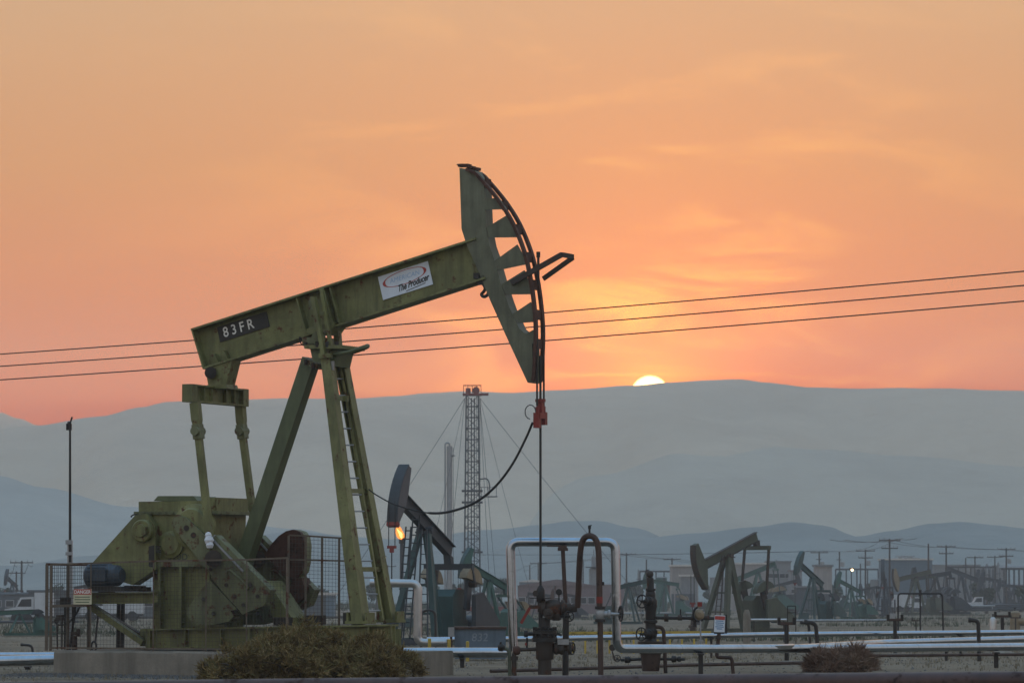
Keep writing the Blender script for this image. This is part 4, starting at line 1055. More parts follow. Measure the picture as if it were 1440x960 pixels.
part(MB().tube(fillet([Q(1011, 890, -.77), Q(1007.5, 923.5, -.77), Q(1029, 924, -.77), V((Q(1031, 930, -.77).x, y2 - .77, -.05))], .06), .034, 10), 'bent_pipe', 'rust_pipe', ws)
part(MB().cyl(Q(1010, 898, -.8), Q(1010, 893, -.8), .05, n=12), 'collar', 'iron_brown', ws)

# --- rusty ground line
pipe('ground_pipe', [at(690, 943, 70.6), at(880, 937.5, 73), at(960, 934.5, 75), at(1145, 931, 77)], .032, 'rust_pipe', "thin rusty pipe lying on the dirt behind the wellheads", fil=.5)
pipe('ground_pipe', [at(1200, 921.5, 82), at(1500, 919, 84)], .03, 'rust_pipe', "thin rusty pipe on the dirt at the right edge", fil=.5)

# --- T-shaped pipe stands, vents and a loop at right
def tstand(x, ytop, ybase, half, lab, Y=None, r=.045, mound=True):
    Y = Y or gd(ybase); g = ground(x, Y)
    o = thing('pipe_stand', g, lab, "pipe stand", "T-shaped pipe stands")
    t = at(x, ytop, Y); h = half * Y / FPX
    part(MB().cyl(g - EZ * .1, t, r, n=12), 'post', 'dark_steel', o)
    part(MB().bar(t - V((h, 0, 0)), t + V((h, 0, 0)), .10, .06), 'cross_bar', 'rust_pipe', o)
    for s_ in (-1, 1): part(MB().box(t + V((s_ * (h - .02), 0, .05)), (.06, .12, .14)), 'end_stop', 'black_iron', o)
    if mound:
        part(MB().lathe(g - EZ * .05, EZ, [(0, .36), (.06, .33), (.10, .22), (.12, .06)], 16), 'concrete_collar', 'concrete', o)
    return o
tstand(1106, 876, 933, 12, "T-shaped pipe stand with a concrete collar right of the warning sign")
tstand(1258.5, 871, 922, 11, "T-shaped pipe stand with a concrete collar before the black pipe loop")
tstand(1409.5, 866, 918, 11, "T-shaped pipe stand with a concrete collar near the right edge")
tstand(1288, 872, 897, 6, "small T-shaped pipe stand under the black pipe loop", r=.03, mound=False)
tstand(1428, 868, 896, 7, "small T-shaped pipe stand at the right edge, behind the others", r=.03, mound=False)
def cane(pts, Y, r, lab, mt='dark_steel'):
    p = [at(x, y, Y) for x, y in pts]; g = ground(pts[-1][0], Y)
    o = thing('vent_pipe', g, lab, "vent pipe", "bent vent pipes")
    part(MB().tube(fillet(p + [g - EZ * .1], .25), r, 10), 'tube', mt, o)
    d = (p[0] - p[1]).normalized()
    part(MB().cyl(p[0] - d * .01, p[0] + d * .05, r * 1.25, n=10), 'rim', mt, o)
cane([(1365, 871.5), (1375.5, 872.5), (1376.5, 900)], gd(927), .043, "black bent vent pipe in front of the silver pipes at right")
cane([(1134, 874), (1147, 876), (1149, 900)], gd(925), .045, "black bent vent pipe beside the first T-shaped stand")
cane([(1128, 875), (1137, 876), (1139, 898)], gd(921), .035, "thinner bent vent pipe just left of the black one")
cane([(32, 906), (45, 907), (46.5, 918)], gd(922), .03, "small black bent vent pipe at the left edge, over the silver pipes")
yl = gd(902)
lp = thing('pipe_loop', ground(1294, yl), "square black pipe loop standing above the silver pipes at right", "pipe loop")
a, b = ground(1262.5, yl), ground(1326.5, yl)
part(MB().tube(fillet([a - EZ * .1, at(1263, 834, yl), at(1325, 834, yl), b - EZ * .1], .14), .036, 12), 'loop_tube', 'black_iron', lp)
part(MB().cyl(ground(1294, yl) - EZ * .1, at(1294, 830, yl), .032, n=10), 'centre_post', 'black_iron', lp)
part(MB().cyl(at(1294, 837, yl), at(1294, 829, yl), .055, n=12), 'top_tee', 'black_iron', lp)
part(MB().tube(fillet([at(1107.5, 870, 98), at(1107.5, 851.5, 98), at(1119, 851.5, 98), at(1119, 870, 98)], .02), .012, 6).bar(at(1108, 861, 98), at(1119, 861, 98), .02, .02), 'frame', 'black_iron',
     thing('wire_frame', ground(1113, 98), "small upright black wire frame above the first T-shaped stand", "frame"))
MB().bar(ground(1108, 98), at(1107.5, 868, 98), .02, .02).build('leg', 'black_iron', bpy.data.objects['wire_frame'])
MB().bar(ground(1119, 98), at(1119, 868, 98), .02, .02).build('leg', 'black_iron', bpy.data.objects['wire_frame'])

# --- blue steel tank marked 832, bollards and rail
yt = 85.5
tk0 = ground(676, yt)
tk = thing('steel_tank', tk0, "low slate blue steel tank marked 832 left of the silver arch", "tank")
kx = yt / FPX
def tkp(px, py): return at(px, py, yt)
part(MB().box(V((tkp(676, 0).x, yt + .5, (tkp(676, 884).z + tk0.z) / 2)), (71 * kx, 1.0, tkp(676, 884).z - tk0.z)), 'shell', 'tank_blue', tk)
part(MB().box(V((tkp(676, 0).x, yt + .5, tkp(676, 882.5).z)), (74 * kx, 1.08, .05)), 'rim', 'rust_pipe', tk)
for x in (641, 709): part(MB().box(V((tkp(x, 0).x, yt - .012, (tkp(676, 885).z + tk0.z) / 2)), (.03, .02, tkp(676, 886).z - tk0.z)), 'corner_angle', 'tank_blue', tk)
put_text("832", .24, tkp(674.5, 896) - V((0, .012, 0)), V((1, 0, 0)), EZ, 'lettering', 'letter_faded', tk, shear=.1)
cab = thing('control_box', ground(634, yt - .1), "small grey control box on a post at the blue tank's left end", "control box")
part(MB().box(at(634.5, 888, yt - .1), (.13, .12, .2)), 'box', 'galvanised', cab); part(MB().bar(ground(634.5, yt - .1), at(634.5, 893, yt - .1), .05, .05), 'post', 'rust_pipe', cab)
for x, yb, h, lab in ((604, 914, 16, "yellow bollard below the pale stepped pipe"), (631.5, 915, 16, "yellow bollard by the grey control box"), (657.5, 917, 15, "yellow bollard in front of the blue tank")):
    Y = 84.0; g = ground(x, Y); t = at(x, yb - h, Y)
    o = thing('bollard', g, lab, "bollard", "yellow bollards near the blue tank")
    part(MB().cyl(g - EZ * .1, t, .035, n=10), 'post', 'yellow_post', o); part(MB().ball(t, .036, 10, .5), 'cap', 'yellow_post', o)
yr = 105.0
yrl = thing('guard_rail', ground(900, yr), "low faded yellow guard rail behind the rear silver pipe", "rail")
for i in range(12):
    x = 806 + i * 17; g = ground(x, yr); MB().bar(g - EZ * .1, at(x, 889, yr), .05, .05).build('post', 'yellow_post', yrl)
MB().bar(at(800, 889.5, yr), at(1000, 888.5, yr), .05, .07).build('rail', 'yellow_post', yrl)

# --- concrete pillar and small vessels between jack and pipes
yc = gd(903)
tag(MB().lathe(ground(1050, yc) - EZ * .1, EZ, [(0, .15), (at(1050, 866, yc).z - gz(yc), .145), (at(1050, 858, yc).z - gz(yc), .13), (at(1050, 853, yc).z - gz(yc), .07)], 18).build('concrete_pillar', 'concrete'), "round-topped grey concrete pillar in front of the drab pump jack", "pillar")
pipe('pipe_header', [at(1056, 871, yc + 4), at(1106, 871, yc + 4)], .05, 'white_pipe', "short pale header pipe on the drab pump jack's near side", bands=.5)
MB().bar(ground(1060, yc + 4), at(1060, 872, yc + 4), .05, .05).build('leg', 'dark_steel', bpy.data.objects['pipe_header'])
MB().bar(ground(1102, yc + 4), at(1102, 872, yc + 4), .05, .05).build('leg', 'dark_steel', bpy.data.objects['pipe_header'])
yv = gd(893)
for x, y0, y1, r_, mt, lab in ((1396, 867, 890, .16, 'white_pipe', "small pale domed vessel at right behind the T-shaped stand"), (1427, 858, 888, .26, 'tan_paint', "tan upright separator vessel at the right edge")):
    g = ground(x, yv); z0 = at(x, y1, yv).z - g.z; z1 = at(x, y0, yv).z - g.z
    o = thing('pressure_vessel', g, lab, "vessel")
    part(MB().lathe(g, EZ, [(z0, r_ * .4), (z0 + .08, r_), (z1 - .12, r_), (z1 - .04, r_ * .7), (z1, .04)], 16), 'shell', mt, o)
    for s_ in (-1, 1): part(MB().bar(g + V((s_ * r_ * .7, 0, -.05)), g + V((s_ * r_ * .7, 0, z0 + .15)), .05, .05), 'leg', 'dark_steel', o)
    part(MB().cyl(g + EZ * (z1 - .02), g + EZ * (z1 + .14), .025, n=8).box(g + EZ * (z1 + .12), (.12, .05, .05)), 'top_valve', 'dark_steel', o)
tag(MB().lathe(at(1445, 873, yv) - V((.6, 0, 0)), V((1, 0, 0)), [(0, .1), (.1, .22), (1.6, .22), (1.7, .1)], 16).box(ground(1445, yv) + V((.1, 0, .18)), (.12, .3, .5)).build('storage_drum', 'tan_paint'), "tan drum lying at the right edge behind the pipes", "drum")

# --- rusty pipe along the very front
fp = pipe('foreground_pipe', [at(-250, 974, 33), at(720, 963, 31.5), at(1700, 955, 29.5)], .075, 'front_pipe', "rusty pipe running across the very front, out of focus", fil=2.0, n=20)
for x in (-5.2, -1.6, 2.0, 5.6):
    yy = 31.5 - x * .18
    MB().bar(V((x, yy, -.1)), V((x, yy, at(720 + x * FPX / yy, 957, yy).z - .1)), .10, .10).build('support_post', 'dark_steel', fp)

# --- three power lines against the sky
for n_, (ya_, yb_) in enumerate(((491, 375.5), (508, 396.5), (527, 419.5))):
    a = at(-520, ya_ + 40 - n_ * 1, 118); b = at(1960, yb_ - 43, 90)
    pth = sag(a, b, .22, 30)
    tag(MB().tube(pth, .0165, 5).build('power_line', 'wire_black'), ["top", "middle", "lowest"][n_] + " of the three power lines crossing the orange sky behind the big jack", "power line", "power lines crossing the sky")

# ================================================================== brush and loose ground
def brush(name, mounds, n, mt, label, tw=(.10, .24), wd=.006, seed=1, cat="bush"):
    rnd = random.Random(seed)
    base_ = V((sum(c.x for c, *_ in mounds) / len(mounds), mounds[0][0].y, 0))
    root = thing(name, base_, label, cat)
    m = MB(); tot = sum(r[0] * r[2] for _, r in mounds)
    for c, r in mounds:
        k = int(n * r[0] * r[2] / tot)
        # the mound is made of small tufts; twigs fan out of each one
        nt = max(6, int(k / 150))
        for _ in range(nt):
            u, v = rnd.uniform(0, 2 * math.pi), math.acos(rnd.uniform(-.1, 1))
            cl = 1 + .30 * noise.noise((math.cos(u) * 2.2 + c.x, math.sin(u) * 2.2, v * 2.2 + seed))
            d = V((math.sin(v) * math.cos(u), math.sin(v) * math.sin(u), math.cos(v)))
            tc_ = c + V((d.x * r[0], d.y * r[1], d.z * r[2])) * rnd.uniform(.55, .92) * cl
            tr_ = min(r[2], .5) * rnd.uniform(.30, .62)
            ax = (d + V((rnd.gauss(0, .3), rnd.gauss(0, .3), .55))).normalized()
            for _k in range(150):
                q = (ax * .75 + V((rnd.gauss(0, .55), rnd.gauss(0, .55), rnd.gauss(0, .55)))).normalized()
                p = tc_ + q * tr_ * rnd.random() ** .6 * .8
                if p.z < gz(c.y): p.z = gz(c.y) + rnd.uniform(0, .05)
                q = (q + V((rnd.gauss(0, .45), rnd.gauss(0, .45), rnd.gauss(.1, .45)))).normalized()
                L_ = rnd.uniform(*tw) * (1 if rnd.random() > .06 else 1.7); w_ = wd * rnd.uniform(.5, 1.5)
                s_ = q.cross(V((rnd.gauss(0, 1), rnd.gauss(0, 1), rnd.gauss(0, 1)))).normalized() * w_
                bend = V((rnd.gauss(0, .03), rnd.gauss(0, .03), rnd.gauss(0, .03)))
                k0 = len(m.v)
                m.v += [p - s_, p + s_, p + q * L_ * .55 + bend + s_ * .8, p + q * L_ * .55 + bend - s_ * .8, p + q * L_]
                m.f += [(k0, k0 + 1, k0 + 2, k0 + 3), (k0 + 3, k0 + 2, k0 + 4)]
    me = bpy.data.meshes.new('foliage'); inv = INV[root.name]
    me.from_pydata([tuple(inv @ p) for p in m.v], [], m.f); me.materials.append(MAT[mt])
    o = bpy.data.objects.new('foliage', me); col.objects.link(o); o.parent = root; o["kind"] = "stuff"
    for c, r in mounds:                                     # woody stems
        st = MB()
        for i in range(9):
            t = rnd.uniform(0, 6.28); e = V((math.cos(t) * r[0] * .8, math.sin(t) * r[1] * .8, r[2] * rnd.uniform(.4, .9)))
            st.tube(smoothpath([V((c.x, c.y, 0)), V((c.x, c.y, 0)) + e * .5 + V((0, 0, .1)), V((c.x, c.y, 0)) + e], 3), [.02 - .0025 * j for j in range(7)], 5)
        st.build('stems', 'wood_pole', root)["kind"] = "stuff"
    return root
yb = 67.0
def mnd(px, py_top, rx_px, ry, dy=0, Y=yb):
    t = at(px, py_top, Y + dy); return (V((t.x, Y + dy, 0.02)), (rx_px * Y / FPX, ry, max(.12, t.z)))
brush('dry_bush', [mnd(305, 926, 30, .45, -.2), mnd(345, 909, 42, .7, -.1), mnd(385, 893, 46, .8), mnd(432, 880, 52, .85), mnd(480, 888, 50, .8, .1), mnd(525, 897, 44, .75), mnd(560, 917, 32, .6, -.1),
                   mnd(410, 905, 60, .8, -.5), mnd(500, 912, 60, .8, -.5), mnd(340, 925, 50, .6, -.5)], 52000, 'dry_brush', "big rounded dry brown bush in front of the large pump jack's base", (.05, .14), .0075, 3)
def red(px, top, w, Y, seed, n, lab, nm='red_brush'):
    t = at(px, top, Y); brush(nm, [(V((t.x - w * .4 * Y / FPX, Y, gz(Y))), (w * .6 * Y / FPX, .4, t.z * .8 + .05)), (V((t.x + w * .35 * Y / FPX, Y + .1, gz(Y))), (w * .65 * Y / FPX, .4, t.z * .9 + .05))], n, 'red_brush', lab, (.08, .2), .006, seed)
red(1177, 914, 40, 73.0, 5, 9000, "low reddish brown brush in front of the silver pipes", 'low_brush')
red(1215, 924, 14, 74.5, 6, 2200, "small tuft of reddish brush right of the larger one", 'low_brush')

# gravel at the foot of the slab and stones, clods and straw over the dirt
rnd = random.Random(11)
def scatter(name, n, fn, mt, label, cat, blades=False):
    m = MB()
    for _ in range(n):
        x, y, s_ = fn(); z = gz(y) + gnoise(x, y)
        if blades:
            for _k in range(4):
                q = V((rnd.gauss(0, .35), rnd.gauss(0, .35), 1)).normalized() * s_
                w_ = V((s_ * .05, 0, 0)); c = V((x + rnd.gauss(0, s_ * .3), y + rnd.gauss(0, s_ * .3), z - .01))
                k0 = len(m.v); m.v += [c - w_, c + w_, c + q]; m.f.append((k0, k0 + 1, k0 + 2))
        else:
            c = V((x, y, z + s_ * .15)); k0 = len(m.v)
            for i in range(4):
                t = i * math.pi / 2 + rnd.random(); m.v.append(c + V((math.cos(t) * s_ * rnd.uniform(.6, 1.2), math.sin(t) * s_ * rnd.uniform(.6, 1.2), -s_ * .3)))
            m.v.append(c + V((rnd.gauss(0, s_ * .25), rnd.gauss(0, s_ * .25), s_ * rnd.uniform(.35, .8))))
            m.f += [(k0 + i, k0 + (i + 1) % 4, k0 + 4) for i in range(4)]
    me = bpy.data.meshes.new(name); me.from_pydata([tuple(p) for p in m.v], [], m.f); me.materials.append(MAT[mt])
    o = bpy.data.objects.new(name, me); col.objects.link(o)
    tag(o, label, cat, kind="stuff")
def near_slab():
    t = rnd.random() ** 1.0; p = OJ + EX * (xa - .4 + t * (xb - xa)) + EY * (-1.4 - abs(rnd.gauss(0, .8)))
    return p.x, p.y, rnd.uniform(.015, .045)
scatter('gravel', 7000, near_slab, 'gravel_stone', "dark loose gravel along the foot of the concrete slab", "gravel")
def yard():
    y = rnd.uniform(45, 125); return rnd.uniform(-.14, .14) * y, y, rnd.uniform(.008, .03) * (1 if rnd.random() < .95 else 2)
scatter('loose_stones', 9000, yard, 'gravel_stone', "small stones and clods scattered over the dirt yard", "stones")
def yard2():
    y = rnd.uniform(60, 300); x = rnd.uniform(-.14, .14) * y
    while noise.noise((x * .15, y * .08, 3.3)) < .05: y = rnd.uniform(60, 300); x = rnd.uniform(-.14, .14) * y
    return x, y, rnd.uniform(.04, .12)
scatter('dry_grass', 9000, yard2, 'straw', "sparse dry grass tufts over the dirt field", "grass", True)
# ================================================================== smaller pump jacks across the field
def small_jack(px, py_saddle, Y, yaw, tilt, pal, label, H=4.0, crank_a=200, group="pump jacks across the field", detail=True, rear=1.9, front=2.3, sink=0.0, head_scale=1.0, ladder=True, leg=.19, red_tip=False):
    """yaw: heading of the head seen from above, 0 = right, 180 = left, 270 = towards the camera; tilt > 0 = head up"""
    t = at(px, py_saddle, Y); g = gz(Y) - sink
    s = (t.z - g) / H
    root = thing('pump_jack', V((t.x, Y, g)), label, "pump jack", group, rotz=R(yaw))
    body, headm, trim, wt_ = pal
    def b(mb, name, mt, par=None, lab=None):
        mb.v = [p * s for p in mb.v]
        o = mb.build(name, mt, par or root, root, local=True)
        if lab: o["label"] = lab
        return o
    ct, st = math.cos(R(tilt)), math.sin(R(tilt))
    def bp(u, w, lat=0): return V((u * ct - w * st, lat, H + 0.28 + u * st + w * ct))
    bm_ = b(MB().prism([bp(-rear, -.22, -.015), bp(front, -.22, -.015), bp(front, .22, -.015), bp(-rear, .22, -.015)], V((0, .03, 0))), 'walking_beam', body)
    for w in (-.23, .23):
        b(MB().prism([bp(-rear, w - .015, -.13), bp(front, w - .015, -.13), bp(front, w + .015, -.13), bp(-rear, w + .015, -.13)], V((0, .26, 0))), 'flange', trim, bm_)
    Rr = front + .55
    hs = 1.25 * head_scale
    ang_ = [(-hs + 2 * hs * i / 10) / Rr for i in range(11)]
    outl = [bp(Rr * math.cos(a), Rr * math.sin(a), -.16) for a in ang_]
    inner = [bp(front + .02, hs * .98, -.16), bp(front - .12, .25, -.16), bp(front - .12, -.28, -.16), bp(front + .18, -hs * .95, -.16)]
    hd = b(MB().prism(outl + inner, V((0, .32, 0))), 'horse_head', headm)
    m = MB()
    for a0, a1 in zip(ang_, ang_[1:]):
        m.prism([bp(Rr * math.cos(a0), Rr * math.sin(a0), -.20), bp(Rr * math.cos(a1), Rr * math.sin(a1), -.20), bp((Rr + .05) * math.cos(a1), (Rr + .05) * math.sin(a1), -.20), bp((Rr + .05) * math.cos(a0), (Rr + .05) * math.sin(a0), -.20)], V((0, .40, 0)))
    b(m, 'wireline_track', trim, hd)
    if red_tip: b(MB().prism([bp(Rr * math.cos(ang_[0]) + .06, -hs * .99, -.21), bp(Rr * math.cos(ang_[0]) + .10, -hs * .87, -.21), bp(front + .17, -hs * .87, -.21), bp(front + .17, -hs * .99, -.21)], V((0, .42, 0))), 'head_tip', 'red_paint', hd)
    tip = bp(Rr * math.cos(ang_[0]), Rr * math.sin(ang_[0]))
    xr = Rr + .06                                                # hanger
    zt = bp(Rr, 0).z
    zc = tip.z - .75
    m = MB()
    for la in (-.12, .12): m.cyl(V((xr, la, zc)), V((xr, la, zt - .3)), .018, n=5)
    b(m, 'bridle_cable', 'dark_steel')
    b(MB().box((xr, 0, zc), (.10, .32, .10)).box((xr, 0, zc - .12), (.08, .14, .14)), 'carrier_bar', 'red_paint' if red_tip else 'mast_red')
    b(MB().cyl(V((xr, 0, zc)), V((xr, 0, .9)), .022, n=6), 'polished_rod', 'dark_steel')
    b(MB().lathe(V((xr, 0, 0)), EZ, [(0, .16), (.35, .16), (.36, .22), (.48, .22), (.5, .12), (.75, .10), (.8, .16), (.86, .16), (.9, .06)], 10), 'stuffing_box', trim)
    # post
    for la in (-1, 1): b(MB().bar(V((.1, la * .15, H)), V((1.0, la * .85, .30)), leg, leg, (0, 1, 0)), 'post_leg', body)
    b(MB().bar(V((-.1, 0, H)), V((-1.15, 0, .30)), leg * 1.15, leg * 1.15, (0, 1, 0)), 'post_leg', body)
    b(MB().bar(V((.55, -.50, 2.15)), V((.55, .50, 2.15)), .07, .09).bar(V((.80, -.68, 1.15)), V((.80, .68, 1.15)), .07, .09) if False else MB().bar(V((.55, -.50, 2.15)), V((.55, .50, 2.15)), .07, .09), 'leg_tie', body)
    b(MB().bar(V((.80, -.68, 1.15)), V((.80, .68, 1.15)), .07, .09), 'leg_tie', body)
    b(MB().box((0, 0, H + .0), (.5, .55, .06)).cyl(V((0, -.3, H + .07)), V((0, .3, H + .07)), .12, n=12), 'saddle_bearing', trim)
    if ladder:
        for la in (.38, .72): b(MB().bar(V((.62, la * .55 - .05, H + .1)), V((1.5, la * 1.2 - .05, .25)), .035, .05, (0, 1, 0)), 'ladder_rail', trim)
        for i in range(11):
            k = (i + .5) / 11; b(MB().bar(V((.62 + .88 * k, .16 + .25 * k, H + .1 - (H - .15) * k)), V((.62 + .88 * k, .34 + .47 * k, H + .1 - (H - .15) * k)), .03, .03), 'rung', trim)
    # reducer, cranks, pitmans
    gx, gzz = -2.05, 1.55
    b(MB().prism([V((gx - .55, -.4, .9)), V((gx + .6, -.4, .9)), V((gx + .6, -.4, 1.75)), V((gx + .35, -.4, 2.0)), V((gx - .4, -.4, 2.0)), V((gx - .55, -.4, 1.7))], V((0, .8, 0))), 'gear_reducer', body)
    b(MB().box((gx, 0, .60), (1.2, .85, .62)), 'pedestal', body)
    ca = R(crank_a); cv = V((math.cos(ca), 0, math.sin(ca))); cn = V((-math.sin(ca), 0, math.cos(ca)))
    tail = bp(-rear + .12, -.25)
    b(MB().prism([bp(-rear + .02, -.24, -.14), bp(-rear + .32, -.24, -.14), tail + V((.12, -.14, -.24)), tail + V((-.12, -.14, -.24))], V((0, .28, 0))), 'tail_bearing', trim)
    ez = tail + V((0, 0, -.33))
    eq_ = b(MB().bar(ez - V((0, .95, 0)), ez + V((0, .95, 0)), .20, .22), 'equalizer', body)
    for la in (-1, 1):
        c0_ = V((gx, la * .62, gzz)); pin = c0_ + cv * .62 + V((0, la * .14, 0))
        ck_ = b(MB().prism([c0_ - cv * .28 - cn * .16, c0_ + cv * 1.25 - cn * .2, c0_ + cv * 1.25 + cn * .2, c0_ - cv * .28 + cn * .16], V((0, la * .12, 0))), 'crank', trim)
        arc_ = [c0_ + cv * (.62 + .62 * math.cos(q)) + cn * (.72 * math.sin(q)) for q in [(-1.35 + 2.7 * i / 8) for i in range(9)]]
        b(MB().prism(arc_, V((0, la * .30, 0))), 'counterweight', wt_, ck_)
        b(MB().bar(ez + V((0, la * .88, -.05)), V((pin.x, la * .92, pin.z)), .10, .12, (0, 1, 0)), 'pitman_arm', trim)
        b(MB().cyl(pin - V((0, .1, 0)), pin + V((0, la * .22, 0)), .10, n=10), 'wrist_pin', 'dark_steel', ck_)
    # belt guard, motor, skid
    gs = 1 if 90 < yaw < 270 else -1
    b(MB().prism([V((gx - .35, gs * 1.0, 1.9)), V((gx + .3, gs * 1.0, 1.8)), V((gx + .3, gs * 1.0, .7)), V((gx - 1.7, gs * 1.0, .5)), V((gx - 1.8, gs * 1.0, .85))], V((0, .16, 0))), 'belt_guard', body)
    b(MB().lathe(V((gx - 1.55, -.35, .82)), V((0, 1, 0)), [(0, .22), (.05, .26), (.5, .26), (.6, .18)], 14), 'motor', 'grey_paint')
    for la in (-.55, .55): b(MB().ibeam(V((-3.9, la, .17)), V((1.5, la, .17)), .18, .26, .03), 'base_skid', body)
    for x in (-3.8, -2.0, 0, 1.4): b(MB().bar(V((x, -.46, .17)), V((x, .46, .17)), .14, .2), 'cross_member', body)
    b(MB().box((-1.2, 0, -.1), (6.0, 1.7, .26)), 'concrete_pad', 'concrete')
    return root

GREY = ('grey_paint', 'grey_paint', 'slate_paint', 'tan_paint'); TEAL = ('teal_paint', 'teal_paint', 'teal_paint', 'slate_paint')
SEA = ('sea_green', 'sea_green', 'teal_paint', 'tan_paint'); DRAB = ('drab_green', 'drab_green', 'iron_brown', 'drab_green')
RUST = ('slate_paint', 'rust_red', 'slate_paint', 'rust_red'); SLATE = ('slate_paint', 'slate_paint', 'slate_paint', 'slate_paint'); TAN = ('drab_green', 'tan_paint', 'iron_brown', 'slate_paint')
OLD = ('teal_paint', 'iron_brown', 'slate_paint', 'rust_red')

j2 = small_jack(598, 748, 132, 246, 24, ('slate_paint', 'slate_paint', 'slate_paint', 'tan_paint'), "grey pump jack with raised blue-grey head beside the gas flare", front=2.1, rear=2.4, crank_a=100, head_scale=.95, red_tip=True)
jg = small_jack(688, 817, 196, 222, 24, SEA, "sea green pump jack half hidden behind the grey one and the blue tank", crank_a=150, rear=2.0)
j3 = small_jack(1024, 783, 214, 222, -21, DRAB, "drab green pump jack with lowered head and rust-edged rim, right of centre", crank_a=75, front=2.0, rear=2.3, leg=.24)
j4 = small_jack(1143, 814, 345, 232, 27, TEAL, "dark teal pump jack with raised head right of the drab one", crank_a=110)
j5 = small_jack(1197, 828, 420, 215, 22, SEA, "sea green pump jack below the small lit lamp", crank_a=120)
j6 = small_jack(1243, 815, 470, 262, 18, RUST, "rusty-headed pump jack seen end-on left of the blue-grey building", crank_a=110)
j7 = small_jack(1288, 812, 500, 205, -12, TAN, "tan-headed pump jack in front of the blue-grey building", crank_a=80)
j8 = small_jack(1316, 812, 520, 200, -8, SLATE, "slate pump jack at the right end of the blue-grey building", crank_a=80)
j9 = small_jack(1352, 810, 640, 15, -20, SLATE, "faint slate pump jack in front of the long pale building", crank_a=80, ladder=False)
j10 = small_jack(884, 826, 330, 340, 12, OLD, "pump jack with a brown head just left of the second wellhead", crank_a=200)
j11 = small_jack(757, 838, 400, 345, -6, RUST, "red-headed pump jack seen through the arch above the stuffing box", crank_a=80)
j12 = small_jack(797, 838, 430, 200, 10, RUST, "red-headed pump jack seen between the post and the rusty U pipe", crank_a=80)
j13 = small_jack(27, 864, 200, 188, -2, ('sea_green', 'slate_paint', 'slate_paint', 'slate_paint'), "low pump jack with level beam near the left edge", crank_a=80, H=2.2, head_scale=.62)
j14 = small_jack(18, 822, 560, 255, 18, SLATE, "faint far pump jack at the left edge above the white truck", crank_a=110, ladder=False)
j15 = small_jack(690, 826, 520, 100, 10, SLATE, "faint far pump jack just left of the silver arch", crank_a=110, ladder=False)
j16 = small_jack(935, 822, 480, 165, 8, SEA, "pale green pump jack behind the second wellhead's upper stem", crank_a=110, ladder=False)
j17 = small_jack(1066, 806, 520, 190, -22, SEA, "faint green pump jack seen between the drab jack's pitman arms", crank_a=80, ladder=False)
j18 = small_jack(1426, 826, 640, 170, 5, SLATE, "faint pump jack by the pipe yard at the right edge", crank_a=110, ladder=False)
j19 = small_jack(612, 826, 560, 250, 15, SEA, "faint green pump jack seen between the grey jack's legs", crank_a=110, ladder=False)
for ch in j2.children:                      # its legs are teal, its head tip is painted red
    if ch.name.split('.')[0] in ('post_leg', 'leg_tie', 'base_skid', 'gear_reducer', 'pedestal'): ch.data.materials[0] = MAT['teal_paint']
    if ch.name.split('.')[0] == 'horse_head': ch.data.materials[0] = MAT['grey_paint']


j20 = small_jack(1168, 826, 600, 190, 12, TEAL, "faint teal pump jack between the teal and sea green ones", crank_a=110, ladder=False)
j21 = small_jack(1228, 828, 640, 200, -10, SLATE, "faint slate pump jack just left of the rusty-headed one", crank_a=80, ladder=False)
j22 = small_jack(1100, 824, 560, 10, 14, SLATE, "faint slate pump jack right of the drab jack's counterweights", crank_a=110, ladder=False)
j23 = small_jack(960, 828, 600, 185, -8, RUST, "faint red-headed pump jack before the pinkish shed", crank_a=80, ladder=False)
j24 = small_jack(1398, 818, 700, 160, 10, SLATE, "faint slate pump jack left of the right edge pole", crank_a=110, ladder=False)
j25 = small_jack(665, 826, 600, 30, 8, TEAL, "faint teal pump jack at the foot of the rig mast", crank_a=110, ladder=False)
j26 = small_jack(120, 826, 560, 20, 10, SLATE, "faint slate pump jack behind the fence's danger sign", crank_a=110, ladder=False)
# tall access ladders standing at the grey jack's side
for (xb, xt), yt_, yb_, Yl, nm in (((566, 581), 724, 880, 131.0, 14), ((556, 571), 740, 880, 134.0, 12)):
    w_ = 9 if nm == 14 else 7
    p0, p1 = at(xb, yb_, Yl), at(xt, yt_, Yl); q0_, q1 = at(xb + w_, yb_, Yl + .2), at(xt + w_, yt_, Yl + .2)
    for a, b in ((p0, p1), (q0_, q1)): part(MB().bar(V((a.x, a.y, gz(Yl) - .1)), b, .05, .05), 'ladder_rail', 'slate_paint', j2, root=j2)
    for i in range(nm): part(MB().bar(p0.lerp(p1, (i + .5) / nm), q0_.lerp(q1, (i + .5) / nm), .04, .04), 'rung', 'slate_paint', j2, root=j2)
# guard box at the grey jack's foot
q0 = gd(904)
tag(MB().tube(fillet([ground(592, 126), at(592, 858, 126), at(612, 857, 126), ground(613, 126)], .25), .04, 8).build('bent_rail', 'dark_steel'), "bent dark pipe rail at the foot of the grey pump jack", "rail")

